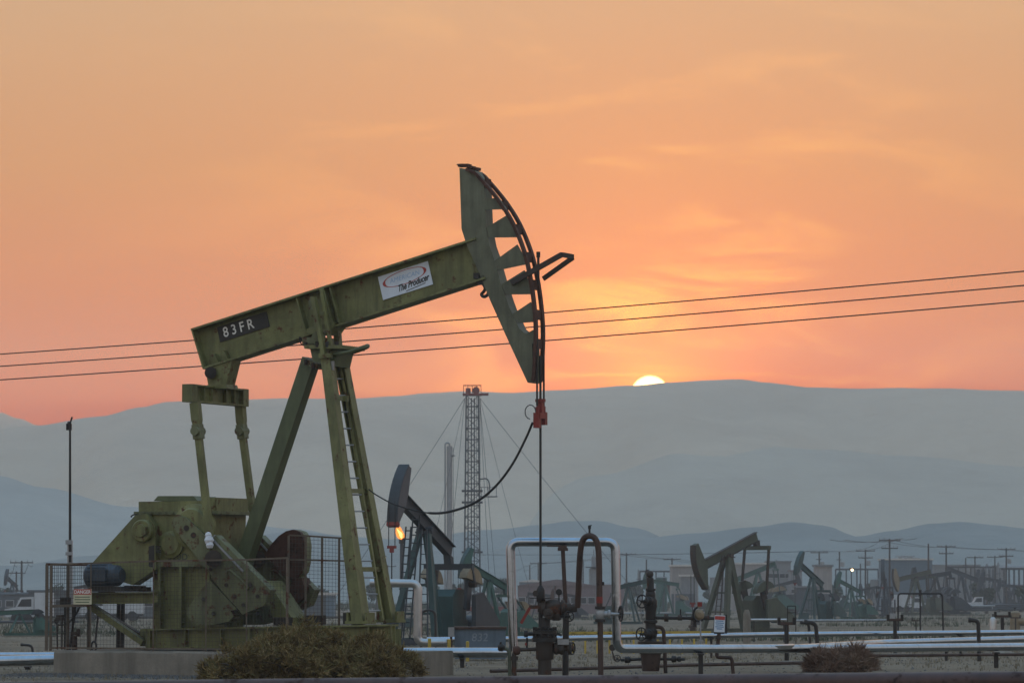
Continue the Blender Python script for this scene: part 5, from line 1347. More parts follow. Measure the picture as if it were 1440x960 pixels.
# ------------------------------------------------------------------ flare
fy = 300.0
f0_ = ground(565, fy)
fs = thing('flare_stack', f0_, "thin gas flare stack with a burning orange flame behind the grey jack", "flare stack")
part(MB().cyl(f0_, at(565, 762, fy), .16, .14, n=10), 'stack', 'mast_steel', fs)
part(MB().cyl(at(565, 764, fy), at(565, 756, fy), .22, n=10), 'flare_tip', 'dark_steel', fs)
def tongue(pts, rad, nm, mt, seed, wob=.22):
    p = smoothpath([at(x, y, fy - dy) for x, y, dy in pts], 5); n = len(p)
    rr_ = [max(.015, rad * (1 - i / (n - 1)) ** .7 * (.55 + .9 * min(1, i / (n * .3)))) for i in range(n)]
    m = MB().tube(p, rr_, 10)
    m.v = [q + V((noise.noise(q * 2.3 + V((seed, 0, 0))), noise.noise(q * 2.3 + V((9, seed, 0))), 1.4 * noise.noise(q * 2.3 + V((0, 7, seed))))) * wob for q in m.v]
    part(m, nm, mt, fs)
tongue([(566, 757, 0), (563, 750, 0), (561, 746, 0), (559.5, 741, 0), (557.5, 735, 0)], .27, 'flame', 'flame', 1)
tongue([(565, 756, .2), (562, 752, .2), (560, 749, .2), (557.5, 745, .2), (557, 740, .2)], .19, 'flame_tongue', 'flame', 4)
tongue([(566, 755, -.1), (564.5, 749, -.1), (562, 742, -.1), (561.5, 738, -.1)], .14, 'flame_tongue', 'flame', 8)
tongue([(566, 756, .4), (563.5, 751, .4), (561, 747, .4), (559, 743, .4)], .11, 'flame_core', 'flame_core', 6, .12)

# ------------------------------------------------------------------ workover rig mast
ry = 480.0; rk = ry / FPX
rg0 = ground(664, ry)
rig = thing('rig_mast', rg0, "tall steel lattice rig mast with a red crown platform and guy wires", "rig mast")
zt_, zb_ = at(664, 556, ry).z, gz(ry)
wtop, wbot = 8.5 * rk, 11.5 * rk
cx = rg0.x
def mc(k, sx, sy):                                            # corner of the mast, k from base 0 to top 1
    w_ = wbot + (wtop - wbot) * k
    return V((cx + sx * w_, ry + sy * w_, zb_ + (zt_ - zb_) * k))
for sx in (-1, 1):
    for sy in (-1, 1): part(MB().bar(mc(0, sx, sy), mc(1, sx, sy), .17, .17), 'mast_leg', 'mast_steel', rig)
nb = 20
for i in range(nb):
    k0, k1 = i / nb, (i + 1) / nb
    m = MB()
    for (a, b) in (((-1, -1), (1, -1)), ((1, -1), (1, 1)), ((1, 1), (-1, 1)), ((-1, 1), (-1, -1))):
        m.bar(mc(k1, *a), mc(k1, *b), .08, .08)
        if i % 2 == 0: m.bar(mc(k0, *a), mc(k1, *b), .07, .07)
        else: m.bar(mc(k0, *b), mc(k1, *a), .07, .07)
    part(m, 'lattice_bay', 'mast_steel', rig)
for dx in (-.5, -.1, .25): part(MB().cyl(V((cx + dx, ry, zb_ + 2)), V((cx + dx, ry, zt_ - .3)), .07, n=6), 'hoist_line', 'mast_steel', rig)
for la in (.35, .75): part(MB().bar(V((cx + la + .25, ry - 1.0, zb_ + 1)), V((cx + la + .15, ry - .85, zt_)), .05, .05), 'ladder_rail', 'mast_steel', rig)
for i in range(70):
    z = zb_ + 1 + (zt_ - zb_ - 1.2) * i / 70; part(MB().bar(V((cx + .58, ry - .98, z)), V((cx + 1.0, ry - .98, z)), .05, .04), 'rung', 'mast_steel', rig)
part(MB().box(V((cx, ry, zt_ + .10)), (2.3, 2.1, .22)).box(V((cx + 1.5, ry, zt_ + .15)), (.9, .4, .3)), 'crown_platform', 'mast_red', rig)
part(MB().cyl(V((cx - .5, ry, zt_ + .2)), V((cx - .5, ry, zt_ + .9)), .3, n=10).cyl(V((cx + .45, ry - .4, zt_ + .6)), V((cx + .45, ry + .4, zt_ + .6)), .45, n=12), 'crown_block', 'mast_red', rig)
for sx in (-1, -.5, 0, .5, 1):
    for sy in (-1, 1): part(MB().bar(V((cx + sx * 1.05, ry + sy, zt_ + .2)), V((cx + sx * 1.05, ry + sy, zt_ + 1.25)), .06, .06), 'rail_post', 'mast_red', rig)
part(MB().bar(V((cx - 1.05, ry - 1, zt_ + 1.22)), V((cx + 1.05, ry - 1, zt_ + 1.22)), .06, .06), 'hand_rail', 'mast_red', rig)
part(MB().bar(V((cx - 1.05, ry + 1, zt_ + 1.22)), V((cx + 1.05, ry + 1, zt_ + 1.22)), .06, .06), 'hand_rail', 'mast_red', rig)
zm = at(664, 698, ry).z
part(MB().box(V((cx + 1.9, ry, zm)), (2.2, 1.6, .12)), 'tubing_board', 'mast_steel', rig)
for x in (1.1, 1.9, 2.9): part(MB().bar(V((cx + x, ry - .8, zm)), V((cx + x, ry - .8, zm + 1.1)), .07, .07), 'rail_post', 'mast_steel', rig)
part(MB().bar(V((cx + .9, ry - .8, zm + 1.1)), V((cx + 3.0, ry - .8, zm + 1.1)), .07, .07), 'hand_rail', 'mast_steel', rig)
part(MB().tube(smoothpath([V((cx + .9, ry, zm + 2.1)), V((cx + 1.8, ry, zm + 2.1)), V((cx + 2.1, ry, zm + 1.2)), V((cx + 2.0, ry, zm + .2))], 4), .09, 6), 'davit_arm', 'mast_steel', rig)
for zz_ in (at(664, 690, ry).z, at(664, 706, ry).z, at(664, 776, ry).z): part(MB().box(V((cx, ry, zz_)), (2.5, 2.2, .22)), 'platform_ring', 'mast_steel', rig)
for gxp, gyp, dz in ((578, 676, 0), (590, 850, 0), (625, 850, 0), (822, 742, 0), (735, 790, 0), (700, 850, 0), (690, 850, 0)):
    tgt = at(gxp, gyp, ry - (6 if gyp > 780 else 0))
    top_ = V((cx + (1 if gxp > 664 else -1) * .9, ry, zt_ - .3))
    d = tgt - top_; k = (top_.z - gz(ry)) / (top_.z - tgt.z); end = top_ + d * k
    part(MB().tube(sag(top_, end, .25, 10), .028, 4), 'guy_wire', 'mast_steel', rig)
part(MB().box(rg0 + V((0.5, 0, .9)), (7, 2.4, .5)), 'carrier_deck', 'mast_red', rig)
part(MB().box(rg0 + V((-2.2, -.1, 2.1)), (2.2, 2.2, 1.9)), 'engine_house', 'wall_grey', rig)
for x in (-2.4, -1.2, 1.6, 2.8):
    for sy in (-1.1, 1.1): part(MB().cyl(rg0 + V((x, sy - .15, .5)), rg0 + V((x, sy + .15, .5)), .5, n=14), 'wheel', 'rubber', rig)

# slim silver process column left of the mast
sy_ = 500.0; s0 = ground(632, sy_)
stk = thing('process_column', s0, "slim silver process column left of the rig mast", "column")
zt2 = at(632, 627, sy_).z
part(MB().cyl(s0, V((s0.x, sy_, zt2)), .34, n=14), 'shell', 'galvanised', stk)
part(MB().tube(fillet([s0 + V((-.55, -.1, 1)), V((s0.x - .55, sy_ - .1, zt2 + .4)), V((s0.x, sy_ - .1, zt2 + .4)), V((s0.x, sy_, zt2 - .2))], .4), .11, 8), 'overhead_pipe', 'galvanised', stk)
part(MB().box(V((s0.x + .45, sy_, zt2 - 1.2)), (.5, .8, .1)), 'platform', 'mast_steel', stk)
part(MB().bar(s0 + V((.5, -.2, .5)), V((s0.x + .45, sy_ - .2, zt2 - .2)), .07, .07), 'ladder', 'mast_steel', stk)

# ------------------------------------------------------------------ utility poles and their wires
POLES = [ # px, top, Y, arms, transformer, label
 (1251, 757, 560, 2, 0, "tallest wooden utility pole with two crossarms left of the blue-grey building"),
 (1330.5, 766, 640, 2, 0, "utility pole with stacked crossarms right of the blue-grey building"),
 (1217, 772, 640, 2, 1, "utility pole with a transformer just left of the tallest pole"),
 (1152, 774.5, 680, 1, 1, "utility pole behind the dark teal jack, with one crossarm"),
 (1180.5, 775, 680, 0, 1, "bare utility pole above the sea green jack"),
 (1415, 770, 660, 2, 1, "utility pole with crossarms and boxes near the right edge"),
 (1371, 781.5, 720, 1, 0, "utility pole with one crossarm above the long pale building"),
 (1305.5, 764, 600, 0, 0, "bare thin pole at the blue-grey building's right corner"),
 (1358, 784, 760, 0, 1, "short bare pole in front of the long pale building"),
 (1399, 781, 760, 1, 0, "short pole with one crossarm left of the right edge pole"),
 (1210, 792, 760, 0, 0, "short thin pole between the lamp and the transformer pole"),
 (30.5, 788, 520, 1, 0, "pole with a flat lamp arm near the left edge"),
 (23, 803, 640, 1, 0, "shorter pole beside the left edge lamp pole"),
 (881, 777, 640, 1, 0, "utility pole just right of the arch's right leg"),
 (872, 784, 660, 0, 0, "thin pole touching the arch's right leg"),
 (909, 786, 700, 0, 0, "short thin pole above the second wellhead"),
 (945, 784, 680, 1, 1, "utility pole at the pale building's left corner"),
 (757, 790, 720, 1, 0, "faint pole with crossarm seen through the arch at left"),
 (745, 794, 760, 0, 0, "faint bare pole seen through the arch's left corner"),
 (820, 786, 700, 0, 0, "faint pole seen inside the rusty U pipe"),
 (545, 794, 700, 1, 0, "faint pole left of the gas flare"),
 (1282, 783, 760, 1, 0, "faint pole with crossarm above the blue-grey building's roof"),
]
ptops = {}
for px, top, Y, arms, tr, lab in POLES:
    g = ground(px, Y); t = at(px, top, Y)
    o = thing('utility_pole', g, lab, "utility pole", "utility poles across the field")
    part(MB().cyl(g - EZ * .2, t, .17, .12, n=8), 'pole', 'wood_pole', o)
    for i in range(arms):
        z = t.z - .25 - i * 1.1; w_ = 1.5 - .35 * i
        part(MB().box(V((t.x, Y - .12, z)), (2 * w_, .12, .15)), 'crossarm', 'wood_pole', o)
        m = MB()
        for x in (-.95, -.5, .5, .95): m.cyl(V((t.x + x * w_, Y - .12, z + .05)), V((t.x + x * w_, Y - .12, z + .32)), .06, n=6)
        part(m, 'insulators', 'galvanised', o, stuff=True)
    if tr:
        z = t.z - 2.6
        part(MB().lathe(V((t.x + .5, Y, z)), EZ, [(0, .22), (.05, .32), (.8, .32), (.9, .1)], 12), 'transformer', 'galvanised', o)
        part(MB().box(V((t.x - .1, Y - .1, z + 1.2)), (.9, .1, .12)), 'bracket', 'wood_pole', o)
    ptops[px] = t
def run(pxs, lab, dz=0.0):
    pts = [ptops[p] for p in pxs]
    m = MB(); a0 = pts[0] + (pts[0] - pts[1]).normalized() * 60; a1 = pts[-1] + (pts[-1] - pts[-2]).normalized() * 60; a0.z = pts[0].z - .6; a1.z = pts[-1].z - .6
    pts = [a0] + pts + [a1]
    for s_ in (-.9, .9):
        path = []
        for a, b in zip(pts, pts[1:]): path += sag(a + V((s_, -.12, dz)), b + V((s_, -.12, dz)), (b - a).length * .004, 8)[:-1]
        m.tube(path, .030, 4)
    o = m.build('overhead_wire', 'wire_black'); tag(o, lab, "wire", "wires between the utility poles"); o["kind"] = "stuff"
run([1152, 1180.5, 1217, 1251], "thin wires strung from the dark teal jack's pole to the tallest pole")
run([1251, 1330.5, 1415], "thin wires running down from the tallest pole to the right edge", -.3)
run([745, 757, 881, 945], "thin wires strung between the faint poles behind the arch", -.2)
run([23, 30.5], "thin wires between the two poles near the left edge", -.4)

# lit lamp on a short mast
ly = 430.0; l0 = ground(1198, ly)
lm = thing('yard_lamp', l0, "small lit yard lamp glowing above the sea green jack", "lamp")
part(MB().cyl(l0, at(1197, 800, ly), .06, n=8), 'pole', 'mast_steel', lm)
part(MB().box(at(1197.5, 799, ly), (.5, .3, .16)), 'hood', 'mast_steel', lm)
part(MB().ball(at(1198.3, 801, ly - .25), .13, 10), 'lamp_bulb', 'lamp_glow', lm)
ly2 = 420.0
lm2 = thing('yard_lamp', ground(541, ly2), "tiny lit yard lamp left of the flare, by the big jack's leg", "lamp")
part(MB().cyl(ground(541, ly2), at(541, 784, ly2), .05, n=6), 'pole', 'mast_steel', lm2)
part(MB().box(at(541, 782.3, ly2), (.4, .3, .12)), 'hood', 'mast_steel', lm2)
part(MB().ball(at(541, 783.5, ly2 - .2), .11, 8), 'lamp_bulb', 'lamp_glow', lm2)

# ------------------------------------------------------------------ buildings and tanks far behind
def building(x0, x1, ytop, Y, depth, wall, roof, label, pitch=0.0, win=None, doors=0, stripes=0, name='industrial_building'):
    a, b = at(x0, ytop, Y), at(x1, ytop, Y); g = gz(Y) - .3; w_ = b.x - a.x; h = a.z - g; c = V(((a.x + b.x) / 2, Y + depth / 2, g))
    o = thing(name, c, label, "building", "far industrial buildings")
    part(MB().box(c + V((0, 0, h / 2)), (w_, depth, h)), 'wall', wall, o)
    if pitch > 0:
        part(MB().prism([V((a.x - .2, Y - .2, a.z)), V((b.x + .2, Y - .2, a.z)), V((c.x, Y - .2, a.z + pitch))], V((0, depth + .4, 0))), 'roof', roof, o)
    else:
        part(MB().box(V((c.x, c.y, a.z + .12)), (w_ + .4, depth + .4, .25)), 'roof', roof, o)
    if win:
        n, zf, ww, hh = win
        for i in range(n):
            x = a.x + w_ * (i + .5) / n
            f = part(MB().box(V((x, Y - .03, g + h * zf)), (ww + .2, .06, hh + .2)), 'window', 'galvanised', o)
            part(MB().box(V((x, Y - .07, g + h * zf)), (ww, .03, hh)), 'pane', 'glass_dark', f, root=o)
    for i in range(doors):
        x = a.x + w_ * (.3 + .4 * i); part(MB().box(V((x, Y - .05, g + 1.5)), (2.4, .1, 3.0)), 'door', 'wall_dark', o)
    for i in range(stripes):
        x = a.x + w_ * (i + .5) / stripes; part(MB().box(V((x, Y - .06, g + h / 2)), (.14, .12, h * .98)), 'wall_rib', wall, o)
    return o
bb = building(1243, 1311, 787, 620, 9, 'wall_blue', 'roof_pale', "large blue-grey box building with a pale roof edge at right", win=None, doors=2, stripes=8)
for x in (1266, 1279): part(MB().cyl(at(x, 787, 622), at(x, 782, 622), .3, n=10).box(at(x, 782, 622), (1.6, .6, .2)), 'roof_vent', 'galvanised', bb)
building(1313, 1378, 795, 800, 14, 'wall_grey', 'wall_grey', "long pale grey building right of the blue-grey one", stripes=9)
building(1380, 1400, 800, 780, 8, 'wall_dark', 'wall_grey', "dark blocky plant building beyond the pipe yard", win=(3, .7, .8, .6))
building(1401, 1415, 796, 800, 6, 'wall_grey', 'wall_grey', "narrow plant building left of the right edge pole", win=(2, .5, .8, .6))
building(945, 982, 796, 560, 8, 'wall_pale', 'roof_pale', "pale pinkish shed with a bright roof edge left of the drab jack", doors=1, stripes=5)
building(958, 980, 810, 540, 4, 'wall_grey', 'roof_pale', "small grey shed in front of the pinkish shed", doors=1)
building(1028, 1078, 793, 640, 8, 'wall_pale', 'roof_pale', "pale shed with a bright roof behind the drab jack's post", stripes=6)
building(1080, 1112, 790, 720, 8, 'wall_grey', 'wall_grey', "grey blocky plant building right of the drab jack's pitman arms", win=(4, .72, .9, .7))
building(1112, 1128, 803, 700, 6, 'wall_grey', 'wall_mauve', "small mauve building left of the dark teal jack", win=(2, .5, .8, .6))
building(1148, 1170, 796, 520, 5, 'wall_pale', 'wall_grey', "pale block building behind the dark teal jack's beam", doors=1)
building(728, 838, 823, 560, 10, 'wall_mauve', 'wall_mauve', "long low mauve building seen through the silver arch", pitch=.9, win=(9, .5, .9, .8))
building(730, 768, 818, 700, 8, 'wall_blue', 'roof_pale', "low blue building with a bright roof seen through the arch's left side", pitch=.5, win=(5, .5, .9, .8))
building(40, 215, 832, 470, 7, 'wall_dark', 'wall_dark', "long low dark building behind the motor end of the big jack", win=(14, .6, .9, .7))
building(-30, 40, 835, 500, 7, 'wall_dark', 'wall_blue', "low dark building at the left edge behind the white truck", win=(4, .6, .9, .7))
building(1120, 1150, 826, 520, 4, 'wall_dark', 'wall_grey', "low dark shed at the foot of the dark teal jack", doors=1)
building(430, 470, 836, 420, 4, 'wall_blue', 'roof_pale', "low blue shed behind the taller guard panel", doors=1)
building(640, 700, 836, 560, 6, 'wall_grey', 'roof_pale', "low pale shed behind the blue tank", win=(5, .5, .8, .6))
def tank(px, w_px, ytop, Y, mt, label):
    g = ground(px, Y); r = w_px / 2 * Y / FPX; h = at(px, ytop, Y).z - g.z
    o = thing('storage_tank', g, label, "tank", "far storage tanks")
    part(MB().lathe(g, EZ, [(0, r), (h, r)], 28), 'shell', mt, o)
    part(MB().lathe(g + EZ * h, EZ, [(0, r * 1.02), (.08, r * 1.02), (r * .22, .1)], 28), 'roof', 'wall_grey', o)
    m = MB()
    for k in range(1, 4): m.lathe(g + EZ * (h * k / 4), EZ, [(0, r * 1.006), (.06, r * 1.006)], 28)
    part(m, 'hoop', mt, o, stuff=True)
    part(MB().bar(g + V((r * .3, -r * .98, 0)), g + V((r * .45, -r * .93, h)), .3, .08), 'stairs', 'mast_steel', o)
tank(860, 36, 822, 620, 'wall_mauve', "broad mauve storage tank behind the arch's right leg")
tank(930, 16, 812, 600, 'sea_green', "small green storage tank right of the second wellhead's top")
tank(1232, 16, 815, 660, 'wall_grey', "small grey storage tank left of the blue-grey building")
tank(1010, 24, 812, 660, 'wall_grey', "grey storage tank behind the drab jack's head")
tank(1425, 30, 822, 720, 'wall_grey', "grey storage tank at the right edge")
# tall pale column inside the U pipe
cy_ = 640; c0_ = ground(835, cy_)
tw_ = thing('process_tower', c0_, "pale stepped process tower seen inside the rusty U pipe", "tower")
part(MB().lathe(c0_, EZ, [(0, .75), (at(835, 800, cy_).z - c0_.z, .75), (at(835, 797, cy_).z - c0_.z, .42), (at(835, 782, cy_).z - c0_.z, .36), (at(835, 780, cy_).z - c0_.z, .1), (at(835, 772, cy_).z - c0_.z, .07)], 16), 'shell', 'wall_grey', tw_)
part(MB().box(V((c0_.x, cy_ - .3, at(835, 797, cy_).z)), (2.6, 1.8, .15)), 'platform', 'mast_steel', tw_)
# pipe rack with columns at the right edge
pr = thing('pipe_rack', ground(1430, 700), "long elevated pipe rack on columns at the right edge", "pipe rack")
for i in range(10):
    x = 1412 + i * 7; g = ground(x, 700); part(MB().bar(g, at(x, 800, 700), .3, .3), 'column', 'mast_steel', pr)
part(MB().bar(at(1408, 799.5, 700), at(1482, 799.5, 700), .8, .35), 'deck_beam', 'mast_steel', pr)
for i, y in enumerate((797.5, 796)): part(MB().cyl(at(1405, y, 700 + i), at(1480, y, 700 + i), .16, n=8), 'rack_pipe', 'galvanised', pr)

# pipe bundles and trucks in the yard at right
rnd = random.Random(23)
for i, (x0, x1, yb_, lab) in enumerate(((1345, 1388, 846, "bundle of dark drill pipe on the yard at right, nearest the loop"), (1392, 1436, 845, "bundle of drill pipe on the yard at the right edge"), (1352, 1400, 838, "pale bundle of pipe stacked behind the dark ones"), (1405, 1460, 836, "far bundle of pipe at the right edge"))):
    Y = 560 + i * 50
    o = thing('pipe_bundle', ground((x0 + x1) / 2, Y), lab, "pipe bundle", "pipe bundles on the yard")
    for k in range(14):
        z = gz(Y) + .45 + (k // 5) * .28; yy = Y + (k % 5) * .3
        part(MB().cyl(V((at(x0, 0, Y).x + rnd.uniform(-.8, .8), yy, z)), V((at(x1, 0, Y).x + rnd.uniform(-.8, .8), yy, z)), .13, n=8), 'drill_pipe', rnd.choice(['mast_steel', 'galvanised', 'iron_brown', 'slate_paint']), o)
    for k in (0.15, .85):
        x = at(x0 + (x1 - x0) * k, 0, Y).x; part(MB().box(V((x, Y + .6, gz(Y) + .15)), (.3, 2.2, .4)), 'sleeper', 'wood_pole', o)
def truck(px, Y, L_, paint, label, box=True, flip=1):
    g = ground(px, Y); o = thing('truck', g, label, "truck", "trucks in the field")
    def q(x, y, z): return g + V((x * flip, y, z))
    part(MB().prism([q(-L_ / 2, -1, .6), q(-L_ / 2, -1, 1.25), q(-L_ / 2 + .9, -1, 1.4), q(-L_ / 2 + 1.3, -1, 2.2), q(-L_ / 2 + 2.4, -1, 2.25), q(-L_ / 2 + 2.4, -1, .6)], V((0, 2, 0))), 'cab', paint, o)
    part(MB().prism([q(-L_ / 2 + 1.05, -1.01, 1.45), q(-L_ / 2 + 1.4, -1.01, 2.05), q(-L_ / 2 + 2.2, -1.01, 2.08), q(-L_ / 2 + 2.2, -1.01, 1.45)], V((0, 2.02, 0))), 'window', 'glass_dark', o)
    if box: part(MB().box(q(1.2, 0, 1.65), (L_ - 2.5, 2.1, 1.9)), 'cargo_box', paint, o)
    else: part(MB().box(q(1.2, 0, .95), (L_ - 2.5, 2.1, .25)).box(q(-L_ / 2 + 2.6, 0, 1.5), (.1, 2.0, .9)), 'flat_bed', 'slate_paint', o)
    part(MB().box(q(0.2, 0, .62), (L_ - .6, 1.0, .25)), 'chassis', 'rubber', o)
    for x in (-L_ / 2 + 1.0, L_ / 2 - 1.0, L_ / 2 - 2.1):
        for sy in (-.95, .95): part(MB().cyl(q(x, sy - .15, .48), q(x, sy + .15, .48), .48, n=14), 'wheel', 'rubber', o)
    part(MB().box(q(-L_ / 2 - .02, 0, .75), (.15, 2.0, .25)), 'bumper', 'galvanised', o)
truck(42, 330, 3.9, 'truck_white', "white service truck parked near the left edge", True)
truck(1396, 620, 8.0, 'truck_white', "pale flatbed truck in the pipe yard at right", False)
truck(1280, 600, 5.5, 'truck_white', "white van-bodied truck before the blue-grey building", True, -1)
truck(1098, 560, 6.5, 'slate_paint', "dark truck parked right of the drab pump jack", True)
truck(1130, 600, 6.0, 'slate_paint', "dark flatbed truck behind the dark teal jack", False)
truck(158, 380, 6.0, 'truck_white', "pale truck seen through the fence mesh by the brace", True)

# scrubby trees along the far edge of the field
def far_tree(px, ytop, w_px, Y, label, seed):
    rnd2 = random.Random(seed); g = ground(px, Y); h = at(px, ytop, Y).z - g.z; r = w_px / 2 * Y / FPX
    o = thing('scrub_tree', g, label, "tree", "scrub trees along the far edge of the field")
    part(MB().cyl(g - EZ * .2, g + EZ * h * .5, .22, .12, n=7), 'trunk', 'wood_pole', o)
    m = MB()
    cl = [(V((rnd2.uniform(-.7, .7) * r, rnd2.uniform(-.7, .7) * r, h * rnd2.uniform(.45, .85))), r * rnd2.uniform(.3, .5)) for _ in range(9)]
    for c, cr_ in cl:
        for _ in range(130):
            d = V((rnd2.gauss(0, 1), rnd2.gauss(0, 1), rnd2.gauss(0, .8))).normalized() * cr_ * rnd2.random() ** .4
            p = g + c + d; a = V((rnd2.gauss(0, 1), rnd2.gauss(0, 1), rnd2.gauss(0, 1))).normalized() * .22; b_ = a.cross(V((rnd2.gauss(0, 1), 1, rnd2.gauss(0, 1)))).normalized() * .14
            k0 = len(m.v); m.v += [p - a, p + b_, p + a, p - b_]; m.f.append((k0, k0 + 1, k0 + 2, k0 + 3))
    ob = m.build('crown', 'far_leaf', o, smooth=0); ob["kind"] = "stuff"
names = ["left edge, above the dark building", "left of the slim mast", "behind the big jack's taller guard panel", "just left of the flare stack", "between the grey jack and the rig mast", "behind the arch's left leg",
         "under the arch's top pipe", "right of the arch", "behind the pinkish shed", "behind the drab jack's counterweights", "right of the dark teal jack", "left of the rusty-headed jack", "in front of the long pale building", "in the pipe yard", "at the right edge"]
for i, (x, yt_, w_, Y) in enumerate([(8, 824, 30, 640), (82, 822, 34, 660), (445, 818, 40, 640), (530, 818, 34, 660), (640, 818, 30, 700), (705, 812, 36, 720), (780, 815, 40, 740), (890, 818, 34, 740), (1000, 818, 30, 740), (1088, 816, 36, 700), (1170, 822, 30, 640), (1222, 812, 24, 720), (1372, 817, 26, 700), (1388, 824, 22, 640), (1436, 824, 26, 640)]):
    far_tree(x, yt_, w_, Y, "dark scrubby far tree " + names[i], 100 + i)
# dark low clutter: far scrub belt that reads as one mass
def belt():
    y = rnd.uniform(640, 1000); return rnd.uniform(-.135, .135) * y, y, rnd.uniform(.5, 1.5)
scatter('far_scrub', 5000, belt, 'far_leaf', "dark belt of low scrub along the far edge of the field", "scrub", True)
def mid():
    y = rnd.uniform(160, 620); x = rnd.uniform(-.135, .135) * y
    while noise.noise((x * .05, y * .02, 7.7)) < .0: y = rnd.uniform(160, 620); x = rnd.uniform(-.135, .135) * y
    return x, y, rnd.uniform(.12, .45)
scatter('field_scrub', 6000, mid, 'far_leaf', "low dark scrub dotted over the middle of the field", "scrub", True)

# ------------------------------------------------------------------ clutter of the middle field
FL = [(905, 1015, 845, 'mast_steel', "dark raised flow line behind the second wellhead"), (1040, 1240, 848, 'slate_paint', "long dark flow line behind the teal and sea green jacks"),
      (1175, 1330, 862, 'iron_brown', "brown flow line in front of the sea green jack"), (1330, 1470, 851, 'mast_steel', "dark flow line across the sandy lot at right"),
      (560, 720, 862, 'iron_brown', "brown flow line at the foot of the sea green half-hidden jack"), (700, 880, 857, 'mast_steel', "dark flow line crossing behind the silver arch"),
      (-40, 110, 878, 'mast_steel', "dark flow line in front of the white truck at left"), (100, 520, 872, 'iron_brown', "long brown flow line seen through the guard fence"),
      (860, 1010, 866, 'galvanised', "pale flow line behind the second wellhead's pot"), (1110, 1260, 876, 'galvanised', "pale flow line just behind the rear silver pipe at right")]
for x0, x1, yb_, mt, lab in FL:
    Y = gd(yb_); a, b = at(x0, yb_ - 4, Y), at(x1, yb_ - 4.5, Y * 1.01)
    o = thing('flow_line', ground((x0 + x1) / 2, Y), lab, "flow line", "flow lines across the field")
    part(MB().cyl(a, b, .10, n=8), 'tube', mt, o)
    k = max(3, int((b - a).length / 6))
    for i in range(k):
        p = a.lerp(b, (i + .5) / k); part(MB().bar(V((p.x, p.y, gz(p.y) - .2)), V((p.x, p.y, p.z)), .12, .12), 'support', 'dark_steel', o)
BX = [(1168, 862, 12, 18, 'sea_green', "green pump cabinet at the dark teal jack's right foot"), (1206, 868, 16, 22, 'teal_paint', "teal equipment skid below the sea green jack"), (1226, 866, 9, 14, 'slate_paint', "slate cabinet left of the rusty-headed jack"),
      (1130, 872, 14, 12, 'teal_paint', "low teal skid before the dark teal jack"), (1284, 858, 20, 12, 'iron_brown', "brown skid under the tan-headed jack"), (1310, 862, 16, 12, 'slate_paint', "slate skid under the slate jack"),
      (980, 878, 10, 14, 'slate_paint', "slate cabinet under the drab jack's head"), (962, 874, 12, 8, 'galvanised', "pale low box left of the drab jack"), (905, 858, 14, 12, 'tan_paint', "tan box behind the second wellhead's hand wheel"),
      (770, 862, 18, 12, 'wall_mauve', "mauve skid seen through the arch beside the lever"), (735, 868, 12, 16, 'sea_green', "green cabinet right of the arch's left leg"), (815, 858, 14, 12, 'slate_paint', "slate cabinet seen through the U pipe"),
      (700, 874, 16, 12, 'slate_paint', "slate skid behind the blue tank's right end"), (575, 882, 14, 14, 'teal_paint', "teal box at the grey jack's front foot"), (640, 872, 20, 14, 'slate_paint', "slate box between the grey jack and the blue tank"),
      (100, 866, 16, 10, 'slate_paint', "slate box seen through the fence's end panel"), (150, 862, 14, 10, 'wall_pale', "pale box seen through the fence under the motor bracket"), (445, 862, 14, 16, 'tank_blue', "blue cabinet seen through the taller guard panel"), (465, 858, 10, 20, 'slate_paint', "slate cabinet beside the blue one, behind the taller guard panel"),
      (1345, 856, 10, 8, 'wall_pale', "pale crate right of the black pipe loop"), (1052, 862, 16, 10, 'slate_paint', "slate skid under the faint green jack"), (1256, 872, 8, 10, 'galvanised', "small pale meter box left of the black pipe loop")]
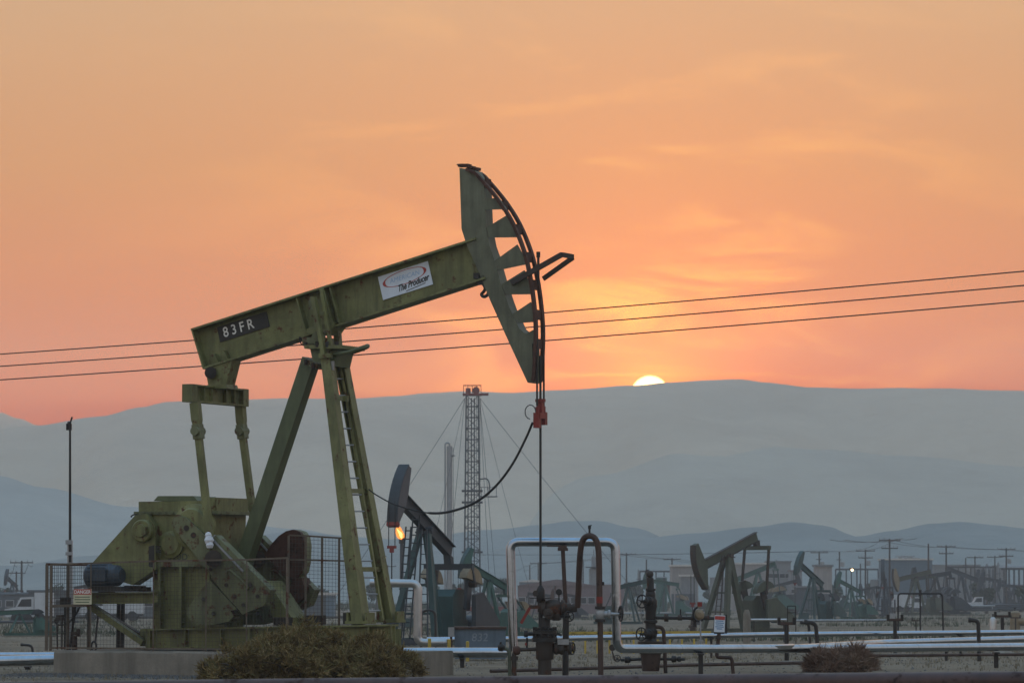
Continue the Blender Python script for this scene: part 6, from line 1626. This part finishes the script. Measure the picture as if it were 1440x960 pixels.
for x, yb_, w_, h, mt, lab in BX:
    Y = gd(yb_); k = Y / FPX; g = ground(x, Y); W_, H_ = w_ * k, h * k
    o = thing('equipment_box', g, lab, "equipment", "equipment boxes across the field")
    part(MB().box(g + EZ * (H_ * .53), (W_, W_ * .7, H_ * .86)), 'cabinet', mt, o)
    part(MB().box(g + EZ * (H_ * .98), (W_ * 1.08, W_ * .78, H_ * .05)), 'lid', 'galvanised' if w_ % 4 else mt, o)
    part(MB().box(g + V((0, 0, H_ * .04)), (W_ * 1.15, W_ * .8, H_ * .1)), 'skid', 'dark_steel', o)
    part(MB().box(g + V((-W_ * .15, -W_ * .355, H_ * .55)), (W_ * .5, .03, H_ * .6)), 'door', mt, o)
    part(MB().cyl(g + V((W_ * .3, 0, H_ * .9)), g + V((W_ * .3, 0, H_ * 1.35)), .07, n=8), 'vent', 'dark_steel', o)

# refinery columns and more far poles that thicken the skyline
COLS = [(1092, 786, 3, "slim"), (1104, 792, 4, "stout"), (1118, 797, 3, "short"), (898, 800, 3, "slim"), (952, 799, 3, "short"), (1240, 796, 3, "slim"), (1388, 792, 4, "stout"), (1394, 797, 3, "short"), (1404, 790, 3, "slim")]
CN = ["on the grey plant right of the drab jack", "beside the slim one on the grey plant", "above the small mauve building", "left of the second wellhead's top", "behind the pinkish shed", "at the blue-grey building's left corner", "above the dark blocky plant", "beside the stout one above the dark plant", "left of the right edge pole"]
for (x, yt_, w_, ad), nm in zip(COLS, CN):
    Y = 740.0; g = ground(x, Y); h = at(x, yt_, Y).z - g.z; r = w_ / 2 * Y / FPX
    o = thing('process_column', g, ad + " hazy process column " + nm, "column", "far process columns")
    part(MB().lathe(g, EZ, [(0, r), (h - .3, r), (h, r * .4)], 12), 'shell', 'wall_grey', o)
    part(MB().box(g + EZ * h * .75, (r * 4, r * 3, .12)), 'platform', 'mast_steel', o)
    part(MB().bar(g + V((r * 1.2, 0, 0)), g + V((r * 1.2, 0, h * .95)), .1, .1), 'ladder', 'mast_steel', o)
PIPE_BENT = [(1175, 1235, 800, "hazy pipe bridge between the lamp and the tallest pole"), (1330, 1400, 797, "hazy pipe bridge above the long pale building's front"), (900, 945, 803, "hazy pipe bridge left of the pinkish shed")]
for x0, x1, y, lab in PIPE_BENT:
    Y = 690.0; o = thing('pipe_bridge', ground((x0 + x1) / 2, Y), lab, "pipe bridge", "far pipe bridges")
    part(MB().bar(at(x0, y, Y), at(x1, y, Y), .5, .3), 'beam', 'mast_steel', o)
    for i in range(5):
        x = x0 + (x1 - x0) * i / 4; part(MB().bar(ground(x, Y), at(x, y, Y), .22, .22), 'column', 'mast_steel', o)
